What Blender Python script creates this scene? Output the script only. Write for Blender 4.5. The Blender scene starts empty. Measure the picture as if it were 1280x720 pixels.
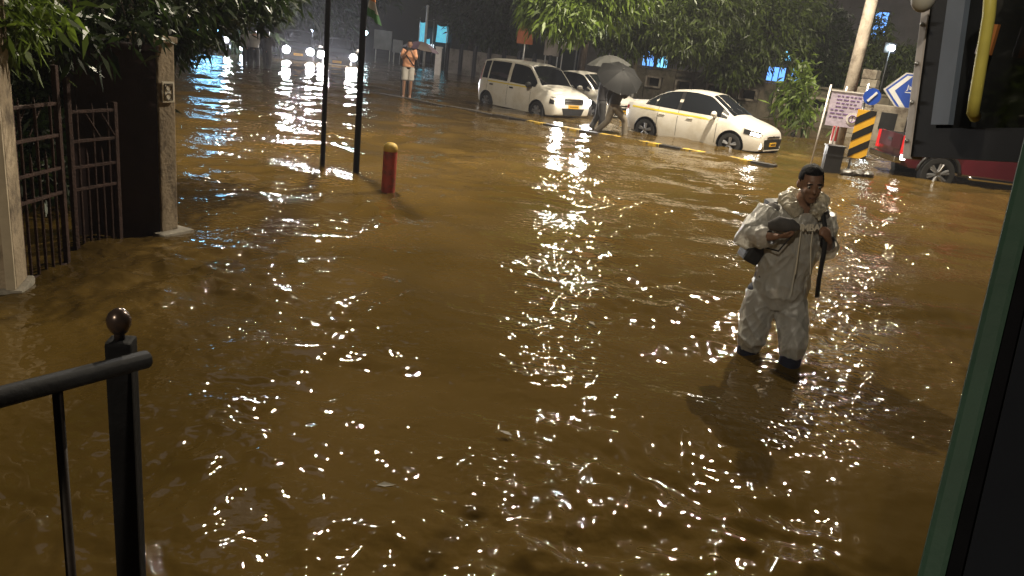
import bpy, bmesh, math, random
import numpy as np
from mathutils import Vector, Matrix

random.seed(7); RNG = np.random.default_rng(7)
scene = bpy.context.scene
COL = scene.collection
PI = math.pi
rad = math.radians

# ---------------------------------------------------------------- camera
FPX, PITCH, ROLL, CAMH = 961.0, rad(17.5), rad(6.6), 1.9
F = np.array([0, math.cos(PITCH), -math.sin(PITCH)])
R0 = np.array([1.0, 0, 0]); U0 = np.array([0, math.sin(PITCH), math.cos(PITCH)])
R = math.cos(ROLL) * R0 + math.sin(ROLL) * U0
U = math.cos(ROLL) * U0 - math.sin(ROLL) * R0
CPOS = np.array([0, 0, CAMH])
cd = bpy.data.cameras.new('camera'); cam = bpy.data.objects.new('camera', cd); COL.objects.link(cam)
M = Matrix(((R[0], U[0], -F[0], 0), (R[1], U[1], -F[1], 0), (R[2], U[2], -F[2], CAMH), (0, 0, 0, 1)))
cam.matrix_world = M
cd.sensor_width = 36.0; cd.lens = FPX / 1280 * 36.0; cd.clip_start = 0.02; cd.clip_end = 2000
scene.camera = cam

# ---------------------------------------------------------------- night sky, faint moonlight, exposure
world = bpy.data.worlds.new('World'); scene.world = world; world.use_nodes = True
wn = world.node_tree; bg = wn.nodes['Background']
sky = wn.nodes.new('ShaderNodeTexSky'); sky.sky_type = 'NISHITA'; sky.sun_disc = False
sky.sun_elevation = rad(22.0); sky.sun_rotation = rad(200)
wn.links.new(sky.outputs[0], bg.inputs[0]); bg.inputs[1].default_value = 0.0016
sd = bpy.data.lights.new('moonlight', 'SUN'); sd.energy = 0.012; sd.angle = rad(12); sd.color = (0.8, 0.85, 1)
so = bpy.data.objects.new('moonlight', sd); COL.objects.link(so); so.rotation_euler = (rad(50), 0, rad(200))
scene.view_settings.view_transform = 'Standard'; scene.view_settings.look = 'None'
scene.view_settings.exposure = 0.0; scene.view_settings.gamma = 1.0
scene.view_settings.use_curve_mapping = False
scene.cycles.use_denoising = True
scene.cycles.max_bounces = 6; scene.cycles.diffuse_bounces = 2; scene.cycles.glossy_bounces = 3
scene.cycles.transmission_bounces = 4; scene.cycles.transparent_max_bounces = 12
scene.cycles.volume_bounces = 0
scene.cycles.sample_clamp_indirect = 6.0; scene.cycles.sample_clamp_direct = 0.0
scene.cycles.caustics_reflective = False; scene.cycles.caustics_refractive = False

# ---------------------------------------------------------------- pixel helpers (photo pixels 1280x720 -> places)
def ray(x, y): return F + (x - 640) / FPX * R - (y - 360) / FPX * U
def gp(x, y, z=0.0):
    d = ray(x, y); t = (z - CAMH) / d[2]; return CPOS + t * d
def at(x, y, dist):
    d = ray(x, y); return CPOS + d / np.linalg.norm(d) * dist
def proj(P):
    v = np.array(P) - CPOS; w = v @ F
    if w < .02: return 640.0, -1e6
    return 640 + FPX * (v @ R) / w, 360 - FPX * (v @ U) / w
def zpix(y, P):
    lo, hi = -5.0, 60.0
    for _ in range(50):
        m = (lo + hi) / 2
        if proj((P[0], P[1], m))[1] > y: lo = m
        else: hi = m
    return lo
KA, KB = gp(475, 118), gp(990, 212)
KD = (KB - KA) / np.linalg.norm(KB - KA)                # direction of the median kerb
KN = np.array([-KD[1], KD[0], 0.0])                      # away from the camera
LINE0 = np.array([-2.6, 46.0, 0.0])
def on_line(px, off=0.0, py=60):
    d = ray(px, py); d = np.array([d[0], d[1]])
    o = LINE0 + KN * off
    A = np.array([[d[0], -KD[0]], [d[1], -KD[1]]]); s = np.linalg.solve(A, o[:2])
    return np.array([d[0] * s[0], d[1] * s[0], 0.0])

# ---------------------------------------------------------------- materials
MATS = {}
def mat(name, col, rough=0.6, metal=0.0, var=0.15, vscale=6.0, bump=0.0, bscale=40.0, emit=0.0, ecol=None,
        spec=0.5, trans=0.0, coat=0.0, alpha=1.0, dirt=None, dscale=2.0):
    if name in MATS: return MATS[name]
    m = bpy.data.materials.new(name); m.use_nodes = True; nt = m.node_tree; N = nt.nodes; L = nt.links
    b = N['Principled BSDF']
    b.inputs['Roughness'].default_value = rough; b.inputs['Metallic'].default_value = metal
    b.inputs['Specular IOR Level'].default_value = spec
    b.inputs['Transmission Weight'].default_value = trans
    b.inputs['Coat Weight'].default_value = coat; b.inputs['Coat Roughness'].default_value = 0.05
    b.inputs['Alpha'].default_value = alpha
    tc = N.new('ShaderNodeTexCoord')
    if var > 0:
        n = N.new('ShaderNodeTexNoise'); n.inputs['Scale'].default_value = vscale; n.inputs['Detail'].default_value = 5
        L.new(tc.outputs['Object'], n.inputs['Vector'])
        r = N.new('ShaderNodeValToRGB')
        r.color_ramp.elements[0].position = 0.3; r.color_ramp.elements[1].position = 0.7
        r.color_ramp.elements[0].color = [c * (1 - var) for c in col] + [1]
        r.color_ramp.elements[1].color = [min(1, c * (1 + var)) for c in col] + [1]
        L.new(n.outputs['Fac'], r.inputs[0]); src = r.outputs[0]
        if dirt:
            n2 = N.new('ShaderNodeTexNoise'); n2.inputs['Scale'].default_value = dscale; n2.inputs['Detail'].default_value = 8
            n2.inputs['Roughness'].default_value = 0.7
            L.new(tc.outputs['Object'], n2.inputs['Vector'])
            r2 = N.new('ShaderNodeValToRGB'); r2.color_ramp.elements[0].position = 0.48; r2.color_ramp.elements[1].position = 0.62
            L.new(n2.outputs['Fac'], r2.inputs[0])
            mx = N.new('ShaderNodeMixRGB'); L.new(r2.outputs[0], mx.inputs[0]); L.new(src, mx.inputs[1])
            mx.inputs[2].default_value = list(dirt) + [1]; src = mx.outputs[0]
        L.new(src, b.inputs['Base Color'])
    else:
        b.inputs['Base Color'].default_value = list(col) + [1]
    if bump > 0:
        n = N.new('ShaderNodeTexNoise'); n.inputs['Scale'].default_value = bscale; n.inputs['Detail'].default_value = 6
        L.new(tc.outputs['Object'], n.inputs['Vector'])
        bp = N.new('ShaderNodeBump'); bp.inputs['Strength'].default_value = bump; bp.inputs['Distance'].default_value = 0.02
        L.new(n.outputs['Fac'], bp.inputs['Height']); L.new(bp.outputs[0], b.inputs['Normal'])
    if emit > 0:
        b.inputs['Emission Color'].default_value = list(ecol or col) + [1]; b.inputs['Emission Strength'].default_value = emit
    MATS[name] = m; return m

def leaf_mat(name, col, var=0.5):
    m = bpy.data.materials.new(name); m.use_nodes = True; nt = m.node_tree; N = nt.nodes; L = nt.links
    b = N['Principled BSDF']; b.inputs['Roughness'].default_value = 0.42; b.inputs['Specular IOR Level'].default_value = 0.5
    g = N.new('ShaderNodeNewGeometry'); r = N.new('ShaderNodeValToRGB')
    e = r.color_ramp.elements
    e[0].color = [c * (1 - var) for c in col] + [1]; e[1].color = [col[0] * (1 + var), col[1] * (1 + var * .8), col[2], 1]
    L.new(g.outputs['Random Per Island'], r.inputs[0]); L.new(r.outputs[0], b.inputs['Base Color'])
    t = N.new('ShaderNodeBsdfTranslucent'); L.new(r.outputs[0], t.inputs[0])
    mx = N.new('ShaderNodeMixShader'); mx.inputs[0].default_value = 0.3
    L.new(b.outputs[0], mx.inputs[1]); L.new(t.outputs[0], mx.inputs[2]); L.new(mx.outputs[0], N['Material Output'].inputs[0])
    return m

def film_mat(name, col, opac):
    """thin milky plastic: part see-through, part scattering, wet gloss"""
    m = bpy.data.materials.new(name); m.use_nodes = True; nt = m.node_tree; N = nt.nodes; L = nt.links
    N.remove(N['Principled BSDF'])
    tp = N.new('ShaderNodeBsdfTransparent'); tp.inputs[0].default_value = (.93, .92, .88, 1)
    df = N.new('ShaderNodeBsdfDiffuse'); df.inputs[0].default_value = list(col) + [1]
    tl = N.new('ShaderNodeBsdfTranslucent'); tl.inputs[0].default_value = list(col) + [1]
    gl = N.new('ShaderNodeBsdfGlossy'); gl.inputs['Roughness'].default_value = 0.28; gl.inputs[0].default_value = (1, 1, 1, 1)
    tc = N.new('ShaderNodeTexCoord'); n = N.new('ShaderNodeTexNoise'); n.inputs['Scale'].default_value = 14; n.inputs['Detail'].default_value = 6
    mp = N.new('ShaderNodeMapping'); mp.inputs['Scale'].default_value = (1, 1, .35)
    L.new(tc.outputs['Object'], mp.inputs[0]); L.new(mp.outputs[0], n.inputs['Vector'])
    bp = N.new('ShaderNodeBump'); bp.inputs['Strength'].default_value = 0.7; bp.inputs['Distance'].default_value = 0.03
    L.new(n.outputs['Fac'], bp.inputs['Height'])
    for s in (df, gl, tl): L.new(bp.outputs[0], s.inputs['Normal'])
    a = N.new('ShaderNodeMixShader'); a.inputs[0].default_value = 0.6; L.new(df.outputs[0], a.inputs[1]); L.new(tl.outputs[0], a.inputs[2])
    b = N.new('ShaderNodeMixShader')
    rr = N.new('ShaderNodeMapRange'); rr.inputs[3].default_value = opac - .15; rr.inputs[4].default_value = opac + .2
    L.new(n.outputs['Fac'], rr.inputs[0]); L.new(rr.outputs[0], b.inputs[0])
    L.new(tp.outputs[0], b.inputs[1]); L.new(a.outputs[0], b.inputs[2])
    fr = N.new('ShaderNodeFresnel'); fr.inputs[0].default_value = 1.45; L.new(bp.outputs[0], fr.inputs['Normal'])
    c = N.new('ShaderNodeMixShader'); L.new(fr.outputs[0], c.inputs[0]); L.new(b.outputs[0], c.inputs[1]); L.new(gl.outputs[0], c.inputs[2])
    L.new(c.outputs[0], N['Material Output'].inputs[0]); return m

def tint_glass(name, tint, rough=0.03, haze=0.0):
    """dark tinted window glass: see-through with a mirror sheen"""
    m = bpy.data.materials.new(name); m.use_nodes = True; nt = m.node_tree; N = nt.nodes; L = nt.links
    N.remove(N['Principled BSDF'])
    tp = N.new('ShaderNodeBsdfTransparent'); tp.inputs[0].default_value = list(tint) + [1]
    gl = N.new('ShaderNodeBsdfGlossy'); gl.inputs['Roughness'].default_value = rough
    fr = N.new('ShaderNodeFresnel'); fr.inputs[0].default_value = 1.5
    c = N.new('ShaderNodeMixShader'); L.new(fr.outputs[0], c.inputs[0])
    if haze > 0:
        df = N.new('ShaderNodeBsdfDiffuse'); df.inputs[0].default_value = (.35, .38, .42, 1)
        tc = N.new('ShaderNodeTexCoord'); n = N.new('ShaderNodeTexNoise'); n.inputs['Scale'].default_value = 5; n.inputs['Detail'].default_value = 6
        L.new(tc.outputs['Object'], n.inputs['Vector'])
        rr = N.new('ShaderNodeMapRange'); rr.inputs[1].default_value = .4; rr.inputs[2].default_value = .75
        rr.inputs[3].default_value = haze * .3; rr.inputs[4].default_value = haze
        L.new(n.outputs['Fac'], rr.inputs[0])
        h = N.new('ShaderNodeMixShader'); L.new(rr.outputs[0], h.inputs[0]); L.new(tp.outputs[0], h.inputs[1]); L.new(df.outputs[0], h.inputs[2])
        L.new(h.outputs[0], c.inputs[1])
    else:
        L.new(tp.outputs[0], c.inputs[1])
    L.new(gl.outputs[0], c.inputs[2]); L.new(c.outputs[0], N['Material Output'].inputs[0]); return m

# ---------------------------------------------------------------- mesh helpers
def link_mesh(name, me, m=None, parent=None, smooth=False):
    if m is not None and not me.materials: me.materials.append(m)
    if smooth: me.polygons.foreach_set('use_smooth', [True] * len(me.polygons))
    o = bpy.data.objects.new(name, me); COL.objects.link(o)
    if parent is not None: o.parent = parent
    return o
def tag(o, label, cat, group=None):
    o['label'] = label; o['category'] = cat
    if group: o['group'] = group
    return o
def thing(name, label, cat, loc=(0, 0, 0), rz=0.0, group=None):
    o = bpy.data.objects.new(name, None); COL.objects.link(o); o.empty_display_size = .1
    o.location = [float(v) for v in loc]; o.rotation_euler = (0, 0, rz); return tag(o, label, cat, group)
def copy_tree(o, parent=None):
    c = o.copy(); COL.objects.link(c); c.parent = parent
    for ch in list(o.children):
        copy_tree(ch, c)
    return c

class MB:
    def __init__(s): s.v = []; s.f = []
    def add(s, vs, fs):
        k = len(s.v); s.v += [tuple(float(c) for c in v) for v in vs]; s.f += [tuple(i + k for i in f) for f in fs]; return s
    def box(s, c, d, rz=0.0, rot=None):
        hx, hy, hz = d[0] / 2, d[1] / 2, d[2] / 2
        vs = [Vector((x, y, z)) for x in (-hx, hx) for y in (-hy, hy) for z in (-hz, hz)]
        m = rot if rot is not None else Matrix.Rotation(rz, 3, 'Z')
        vs = [m @ v + Vector([float(q) for q in c]) for v in vs]
        return s.add(vs, [(0, 1, 3, 2), (4, 6, 7, 5), (0, 4, 5, 1), (2, 3, 7, 6), (0, 2, 6, 4), (1, 5, 7, 3)])
    def tube(s, pts, r, n=10, caps=True, flat=None, side=None):
        pts = [Vector([float(q) for q in p]) for p in pts]
        rs = r if isinstance(r, (list, tuple)) else [r] * len(pts)
        ref = Vector(side) if side is not None else Vector((0.13, 0.21, 0.97))
        vs = []; fs = []; px = None
        for i, p in enumerate(pts):
            t = (pts[min(i + 1, len(pts) - 1)] - pts[max(i - 1, 0)])
            t = t.normalized() if t.length > 1e-9 else Vector((0, 0, 1))
            x = ref - t * ref.dot(t)
            if x.length < 1e-3: x = Vector((1, 0, 0)) - t * t.x
            if px is not None and side is None:
                x = px - t * px.dot(t)
            x.normalize(); px = x; y = t.cross(x)
            ra = rs[i]; a, b = ra if isinstance(ra, (list, tuple)) else (ra, ra)
            for k in range(n):
                q = 2 * PI * k / n; vs.append(p + x * (a * math.cos(q)) + y * (b * math.sin(q)))
        for i in range(len(pts) - 1):
            for k in range(n):
                fs.append((i * n + k, i * n + (k + 1) % n, (i + 1) * n + (k + 1) % n, (i + 1) * n + k))
        if caps: fs.append(tuple(range(n))[::-1]); fs.append(tuple(range((len(pts) - 1) * n, len(pts) * n)))
        return s.add(vs, fs)
    def lathe(s, prof, n=16, c=(0, 0, 0), rot=None):
        vs = []; fs = []
        for (r, z) in prof:
            for k in range(n): vs.append(Vector((r * math.cos(2 * PI * k / n), r * math.sin(2 * PI * k / n), z)))
        if rot is not None: vs = [rot @ v for v in vs]
        vs = [v + Vector([float(q) for q in c]) for v in vs]
        for i in range(len(prof) - 1):
            for k in range(n): fs.append((i * n + k, i * n + (k + 1) % n, (i + 1) * n + (k + 1) % n, (i + 1) * n + k))
        fs.append(tuple(range(n))[::-1]); fs.append(tuple(range((len(prof) - 1) * n, len(prof) * n)))
        return s.add(vs, fs)
    def ball(s, c, r, n=12, k=8):
        r = r if isinstance(r, (tuple, list)) else (r, r, r)
        prof = [(math.sin(PI * i / k) + 1e-4, -math.cos(PI * i / k)) for i in range(k + 1)]
        rot = Matrix.Diagonal(r)
        return s.lathe(prof, n, c, rot)
    def prism(s, poly, a, b, axis='y'):
        n = len(poly)
        f = {'y': lambda p, t: (p[0], t, p[1]), 'z': lambda p, t: (p[0], p[1], t), 'x': lambda p, t: (t, p[0], p[1])}[axis]
        vs = [f(p, a) for p in poly] + [f(p, b) for p in poly]
        fs = [tuple(range(n))[::-1], tuple(range(n, 2 * n))] + [(i, (i + 1) % n, n + (i + 1) % n, n + i) for i in range(n)]
        return s.add(vs, fs)
    def mesh(s, name):
        me = bpy.data.meshes.new(name); me.from_pydata(s.v, [], s.f); me.update()
        bm = bmesh.new(); bm.from_mesh(me); bmesh.ops.recalc_face_normals(bm, faces=bm.faces); bm.to_mesh(me); bm.free()
        return me
    def build(s, name, m, parent=None, smooth=False, bevel=0.0):
        me = s.mesh(name)
        if bevel > 0:
            bm = bmesh.new(); bm.from_mesh(me)
            bmesh.ops.bevel(bm, geom=list(bm.edges), offset=bevel, segments=2, profile=.7, affect='EDGES', clamp_overlap=True)
            bm.to_mesh(me); bm.free()
        o = link_mesh(name, me, m, parent, smooth)
        if smooth == 'auto':
            me.polygons.foreach_set('use_smooth', [True] * len(me.polygons))
            me.set_sharp_from_angle(angle=rad(35))
        return o

def baked(me, mods):
    """apply modifiers (list of (type, settings)) to a mesh and return the result"""
    o = bpy.data.objects.new('tmp', me); COL.objects.link(o)
    for t, kw in mods:
        md = o.modifiers.new(t.lower(), t)
        for k, v in kw.items(): setattr(md, k, v)
    dg = bpy.context.evaluated_depsgraph_get(); dg.update()
    r = bpy.data.meshes.new_from_object(o.evaluated_get(dg))
    bpy.data.objects.remove(o); return r

def fused(mb, voxel, smooth=6, wrinkle=0.0, wscale=.12, seed=0):
    """one continuous skin over overlapping lofts"""
    mods = [('REMESH', dict(mode='VOXEL', voxel_size=voxel)), ('SMOOTH', dict(factor=.5, iterations=smooth))]
    me = baked(mb.mesh('tmp'), mods)
    if wrinkle > 0:
        from mathutils import noise
        cs = []
        for v in me.vertices:
            c = v.co
            w = noise.noise(Vector((c.x / wscale, c.y / wscale, c.z / (wscale * 2.2) + seed))) \
                + .5 * noise.noise(Vector((c.x / wscale * 2.1 + c.z * 9, c.y / wscale * 2.1, c.z / wscale * .9 + 7 + seed)))
            cs.append(c + v.normal * (w * wrinkle))
        for v, c in zip(me.vertices, cs): v.co = c
    me.update(); return me

def crease(me, amp, sc, seed):
    from mathutils import noise
    cs = []
    for v in me.vertices:
        c = v.co; a = 1 - abs(noise.noise(Vector((c.x / sc + .6 * c.z / sc, c.y / sc, c.z / (sc * 1.7) + seed))))
        b = 1 - abs(noise.noise(Vector((c.x / sc * 1.9 - 1.1 * c.z / sc, c.y / sc * 1.9 + 3, c.z / sc * .8 + seed))))
        cs.append(c + v.normal * (amp * (a ** 5 + .6 * b ** 6 - .45)))
    for v, c in zip(me.vertices, cs): v.co = c
    me.update(); return me

def text_mesh(txt, size, bold=0.0):
    cu = bpy.data.curves.new('txt', 'FONT'); cu.body = txt; cu.size = size; cu.align_x = 'CENTER'; cu.align_y = 'CENTER'
    cu.extrude = 0.002; cu.offset = bold
    o = bpy.data.objects.new('tmp', cu); COL.objects.link(o)
    dg = bpy.context.evaluated_depsgraph_get(); dg.update()
    me = bpy.data.meshes.new_from_object(o.evaluated_get(dg)); bpy.data.objects.remove(o); return me

def area_light(parent, loc, power, size, col, target=(0, 0, -1)):
    l = bpy.data.lights.new('lamp_light', 'AREA'); l.energy = power; l.shape = 'RECTANGLE'; l.size = size[0]; l.size_y = size[1]; l.color = col
    o = bpy.data.objects.new('lamp_light', l); COL.objects.link(o); o.parent = parent; o.location = [float(v) for v in loc]
    o.rotation_euler = Vector(target).to_track_quat('-Z', 'Y').to_euler(); return o
def spot_light(parent, loc, power, direction, angle, col, radius=.07, blend=.6):
    l = bpy.data.lights.new('headlamp_light', 'SPOT'); l.energy = power; l.spot_size = angle; l.spot_blend = blend; l.color = col; l.shadow_soft_size = radius
    o = bpy.data.objects.new('headlamp_light', l); COL.objects.link(o); o.parent = parent; o.location = [float(v) for v in loc]
    o.rotation_euler = Vector(direction).to_track_quat('-Z', 'Y').to_euler(); return o

# common materials
black_metal = mat('black_painted_metal', (.006, .006, .007), .7, 0, .3, 12, .15, 60, spec=.12)
steel = mat('galvanised_steel', (.42, .42, .42), .4, .9, .15, 10)
concrete = mat('weathered_concrete', (.30, .27, .22), .85, 0, .2, 5, .5, 30, dirt=(.10, .085, .065), dscale=3)
rubber = mat('tyre_rubber', (.012, .012, .012), .7, 0, .2, 20)
skin = mat('brown_skin', (.25, .135, .085), .5, 0, .12, 25)
hair_m = mat('black_hair', (.006, .005, .005), .7, 0, .3, 60, .6, 120, spec=.12)
WARM = (1.0, .88, .68); WHITE = (1.0, .96, .92); COOL = (.80, .88, 1.0)

# ================================================================ SETTING: flooded road
GROUND_NEAR, GROUND_FAR = -0.32, -0.22
def road_z(x, y):
    d = (np.array(x) - KA[0]) * KN[0] + (np.array(y) - KA[1]) * KN[1]
    return np.where(d > 0, GROUND_FAR, GROUND_NEAR)
mb = MB(); S = 400
mb.add([(-S, -S, GROUND_NEAR - .12), (S, -S, GROUND_NEAR - .12), (S, S, GROUND_NEAR - .12), (-S, S, GROUND_NEAR - .12)], [(0, 1, 2, 3)])
g = mb.build('ground', mat('wet_earth', (.07, .05, .03), .8, 0, .3, .5, .3, 8)); g['kind'] = 'structure'
def strip(name, off0, off1, z, m, t0=-90, t1=90):
    mb = MB(); vs = []
    for t in (t0, t1):
        for o_ in (off0, off1):
            p = KA + KD * t + KN * o_; vs.append((p[0], p[1], z))
    mb.add(vs, [(0, 1, 3, 2)]); o = mb.build(name, m); o['kind'] = 'structure'; return o
asphalt = mat('wet_asphalt', (.05, .047, .043), .6, 0, .25, 3, .4, 60)
strip('road', -40, -.02, GROUND_NEAR, asphalt); strip('road', .32, 26, GROUND_FAR, asphalt)

# water surface: a fan of cells that grow with distance from the viewpoint, carrying real waves
OBST = [(gp(962, 444), 1.0), (gp(485, 240), .5), (gp(403, 208), .3), (gp(445, 215), .3), (gp(212, 288), .5), (gp(1060, 214), .5)]
def wave_height(X, Y, cell):
    rg = np.random.default_rng(21)
    Z = np.zeros_like(X); 
    # patchy gusts: calm patches and busy ones
    G = np.zeros_like(X)
    for i in range(9):
        a = rg.uniform(0, 2 * PI); k = 2 * PI / rg.uniform(1.6, 6.0); G += np.sin(k * (X * math.cos(a) + Y * math.sin(a)) + rg.uniform(0, 6.28))
    G = np.clip(.62 + .22 * G, .18, 1.5)
    # warp so that crests are short and bent
    wx = .10 * np.sin(1.7 * X + .9 * Y + 1) + .05 * np.sin(4.3 * X - 3.1 * Y + 2); wy = .10 * np.sin(1.2 * X - 2.1 * Y + .4) + .05 * np.sin(3.7 * X + 4.9 * Y)
    Xw, Yw = X + wx, Y + wy
    n = 72
    for i in range(n):
        lam = 0.09 * (26.0 ** (i / (n - 1)))
        ang = rg.normal(1.75, .75) if lam > .35 else rg.normal(1.75, 1.1)
        k = 2 * PI / lam
        slope = (.044 if lam < .35 else (.032 if lam < .7 else .018))
        A = slope / k
        ph = k * (Xw * math.cos(ang) + Yw * math.sin(ang)) + rg.uniform(0, 6.28)
        fade = np.clip((lam / cell - 2.2) / 2.0, 0, 1)
        s = np.sin(ph); s = s + .35 * (s * s - .5)
        Z += A * s * fade * (G if lam < 1.0 else 1.0)
    for (cx, cy, rr_) in ((OBST[0][0][0] + .15, OBST[0][0][1] + .25, .75), (OBST[0][0][0] + .9, OBST[0][0][1] + .9, .9)):
        env = np.exp(-((X - cx) ** 2 + (Y - cy) ** 2) / (rr_ * rr_))
        for i in range(16):
            lam = rg.uniform(.10, .24); a = rg.uniform(0, 2 * PI); k = 2 * PI / lam
            Z += env * .055 / k * np.sin(k * (Xw * math.cos(a) + Yw * math.sin(a)) + rg.uniform(0, 6.28)) * np.clip((lam / cell - 2.0) / 1.5, 0, 1)
    for p, amp in OBST:
        d = np.hypot(X - p[0], Y - p[1]); lam = .17
        Z += amp * .0030 * np.exp(-d / (.8 * amp + .2)) * np.sin(2 * PI * d / lam + 2.2 * np.sin(3 * np.arctan2(Y - p[1], X - p[0]) + 5 * d) + 1.5 * np.sin(7 * X - 5 * Y)) * np.clip((lam / cell - 2.2) / 2, 0, 1)
    return Z
def build_water():
    q = .0062; rr = [.9]
    while rr[-1] < 70: rr.append(rr[-1] * (1 + q))
    while rr[-1] < 330: rr.append(rr[-1] * 1.06)
    rr = np.array(rr)
    dense = np.arange(-50, 50.01, .135); coarse = np.arange(52, 308.1, 4.0)
    ang = np.radians(np.concatenate([dense, coarse]))
    A, RR = np.meshgrid(ang, rr); X = RR * np.sin(A); Y = RR * np.cos(A)
    cell = np.maximum(RR * q, RR * rad(.135))
    Z = wave_height(X, Y, cell)
    Z[:, len(dense):] *= 0
    nr, na = X.shape
    co = np.stack([X, Y, Z], -1).reshape(-1, 3)
    i, j = np.meshgrid(np.arange(nr - 1), np.arange(na), indexing='ij'); j2 = (j + 1) % na
    quads = np.stack([i * na + j, i * na + j2, (i + 1) * na + j2, (i + 1) * na + j], -1).reshape(-1, 4)[:, ::-1]
    # the middle under the viewpoint
    co = np.vstack([co, [[0, 0, 0]]]); c = len(co) - 1
    tri = np.stack([np.arange(na), (np.arange(na) + 1) % na, np.full(na, c)], -1)[:, ::-1]
    me = bpy.data.meshes.new('water'); nq, ntri = len(quads), len(tri)
    me.vertices.add(len(co)); me.vertices.foreach_set('co', co.astype(np.float32).ravel())
    me.loops.add(nq * 4 + ntri * 3); me.loops.foreach_set('vertex_index', np.concatenate([quads.ravel(), tri.ravel()]).astype(np.int32))
    me.polygons.add(nq + ntri)
    me.polygons.foreach_set('loop_start', np.concatenate([np.arange(nq) * 4, nq * 4 + np.arange(ntri) * 3]).astype(np.int32))
    me.polygons.foreach_set('loop_total', np.concatenate([np.full(nq, 4), np.full(ntri, 3)]).astype(np.int32))
    me.polygons.foreach_set('use_smooth', np.ones(nq + ntri, bool)); me.update(calc_edges=True); me.validate()
    m = bpy.data.materials.new('muddy_flood_water'); m.use_nodes = True; nt = m.node_tree; N = nt.nodes; L = nt.links
    b = N['Principled BSDF']; b.inputs['Roughness'].default_value = .02; b.inputs['IOR'].default_value = 1.33
    tc = N.new('ShaderNodeTexCoord')
    n1 = N.new('ShaderNodeTexNoise'); n1.inputs['Scale'].default_value = .55; n1.inputs['Detail'].default_value = 6; n1.inputs['Distortion'].default_value = .8
    L.new(tc.outputs['Object'], n1.inputs['Vector'])
    r = N.new('ShaderNodeValToRGB'); r.color_ramp.elements[0].position = .33; r.color_ramp.elements[1].position = .7
    r.color_ramp.elements[0].color = (.057, .0352, .0072, 1); r.color_ramp.elements[1].color = (.085, .0535, .0155, 1)
    L.new(n1.outputs['Fac'], r.inputs[0]); L.new(r.outputs[0], b.inputs['Base Color'])
    n2 = N.new('ShaderNodeTexNoise'); n2.inputs['Scale'].default_value = 11; n2.inputs['Detail'].default_value = 1.5; n2.inputs['Roughness'].default_value = .55
    n3 = N.new('ShaderNodeTexNoise'); n3.inputs['Scale'].default_value = .55; n3.inputs['Detail'].default_value = 2
    L.new(tc.outputs['Object'], n2.inputs['Vector']); L.new(tc.outputs['Object'], n3.inputs['Vector'])
    mr = N.new('ShaderNodeMapRange'); mr.inputs[1].default_value = .35; mr.inputs[2].default_value = .7; mr.inputs[3].default_value = .10; mr.inputs[4].default_value = 1.0
    L.new(n3.outputs['Fac'], mr.inputs[0])
    mu = N.new('ShaderNodeMath'); mu.operation = 'MULTIPLY'; L.new(n2.outputs['Fac'], mu.inputs[0]); L.new(mr.outputs[0], mu.inputs[1])
    bp = N.new('ShaderNodeBump'); bp.inputs['Strength'].default_value = 1.0; bp.inputs['Distance'].default_value = .029
    L.new(mu.outputs[0], bp.inputs['Height']); L.new(bp.outputs[0], b.inputs['Normal'])
    me.materials.append(m); o = bpy.data.objects.new('water', me); COL.objects.link(o); o['kind'] = 'structure'
build_water()

# ================================================================ median kerb, each stone a piece
def build_kerb():
    t = thing('median_kerb', 'low half-drowned median kerb painted black and yellow beside the white cars', 'kerb', KA, math.atan2(KD[1], KD[0]))
    ym = mat('worn_yellow_paint', (.55, .36, .03), .6, 0, .25, 9, .3, 50, dirt=(.09, .07, .04), dscale=5)
    bm_ = mat('worn_black_paint', (.02, .018, .016), .55, 0, .3, 9, .3, 50)
    gm = mat('grimy_kerb_stone', (.035, .028, .02), .7, 0, .3, 9, .3, 50)
    Ltot = float(np.linalg.norm(KB - KA)) + .1; st = .56; n = int(Ltot / st)
    yel = MB().box((st / 2, 0, -.13), (st - .03, .24, .33)).mesh('kerb_stone')
    for i in range(n):
        me = yel.copy(); me.materials.append(gm if i < 9 else (ym if (i % 2 == 0) else bm_))
        o = link_mesh('kerb_stone', me, None, t); rr = random.Random(i)
        o.location = (i * st, rr.uniform(-.008, .008), rr.uniform(-.012, .008)); o.rotation_euler = (0, rr.uniform(-.008, .008), rr.uniform(-.008, .008))
build_kerb()

# ================================================================ vehicles
def catmull(xs, ys, q):
    xs = np.array(xs, float); ys = np.array(ys, float); q = np.clip(q, xs[0], xs[-1])
    d = np.diff(ys, axis=0) / np.diff(xs)[:, None]; m = np.zeros_like(ys); m[0] = d[0]; m[-1] = d[-1]
    for i in range(1, len(xs) - 1):
        a, b = d[i - 1], d[i]; m[i] = np.where(a * b > 0, 2 * a * b / (a + b + 1e-12 * np.sign(a + b + 1e-30)), 0)
    i = int(np.clip(np.searchsorted(xs, q) - 1, 0, len(xs) - 2)); h = xs[i + 1] - xs[i]; t = (q - xs[i]) / h
    return (2 * t**3 - 3 * t**2 + 1) * ys[i] + (t**3 - 2 * t**2 + t) * h * m[i] + (-2 * t**3 + 3 * t**2) * ys[i + 1] + (t**3 - t**2) * h * m[i + 1]

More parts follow.
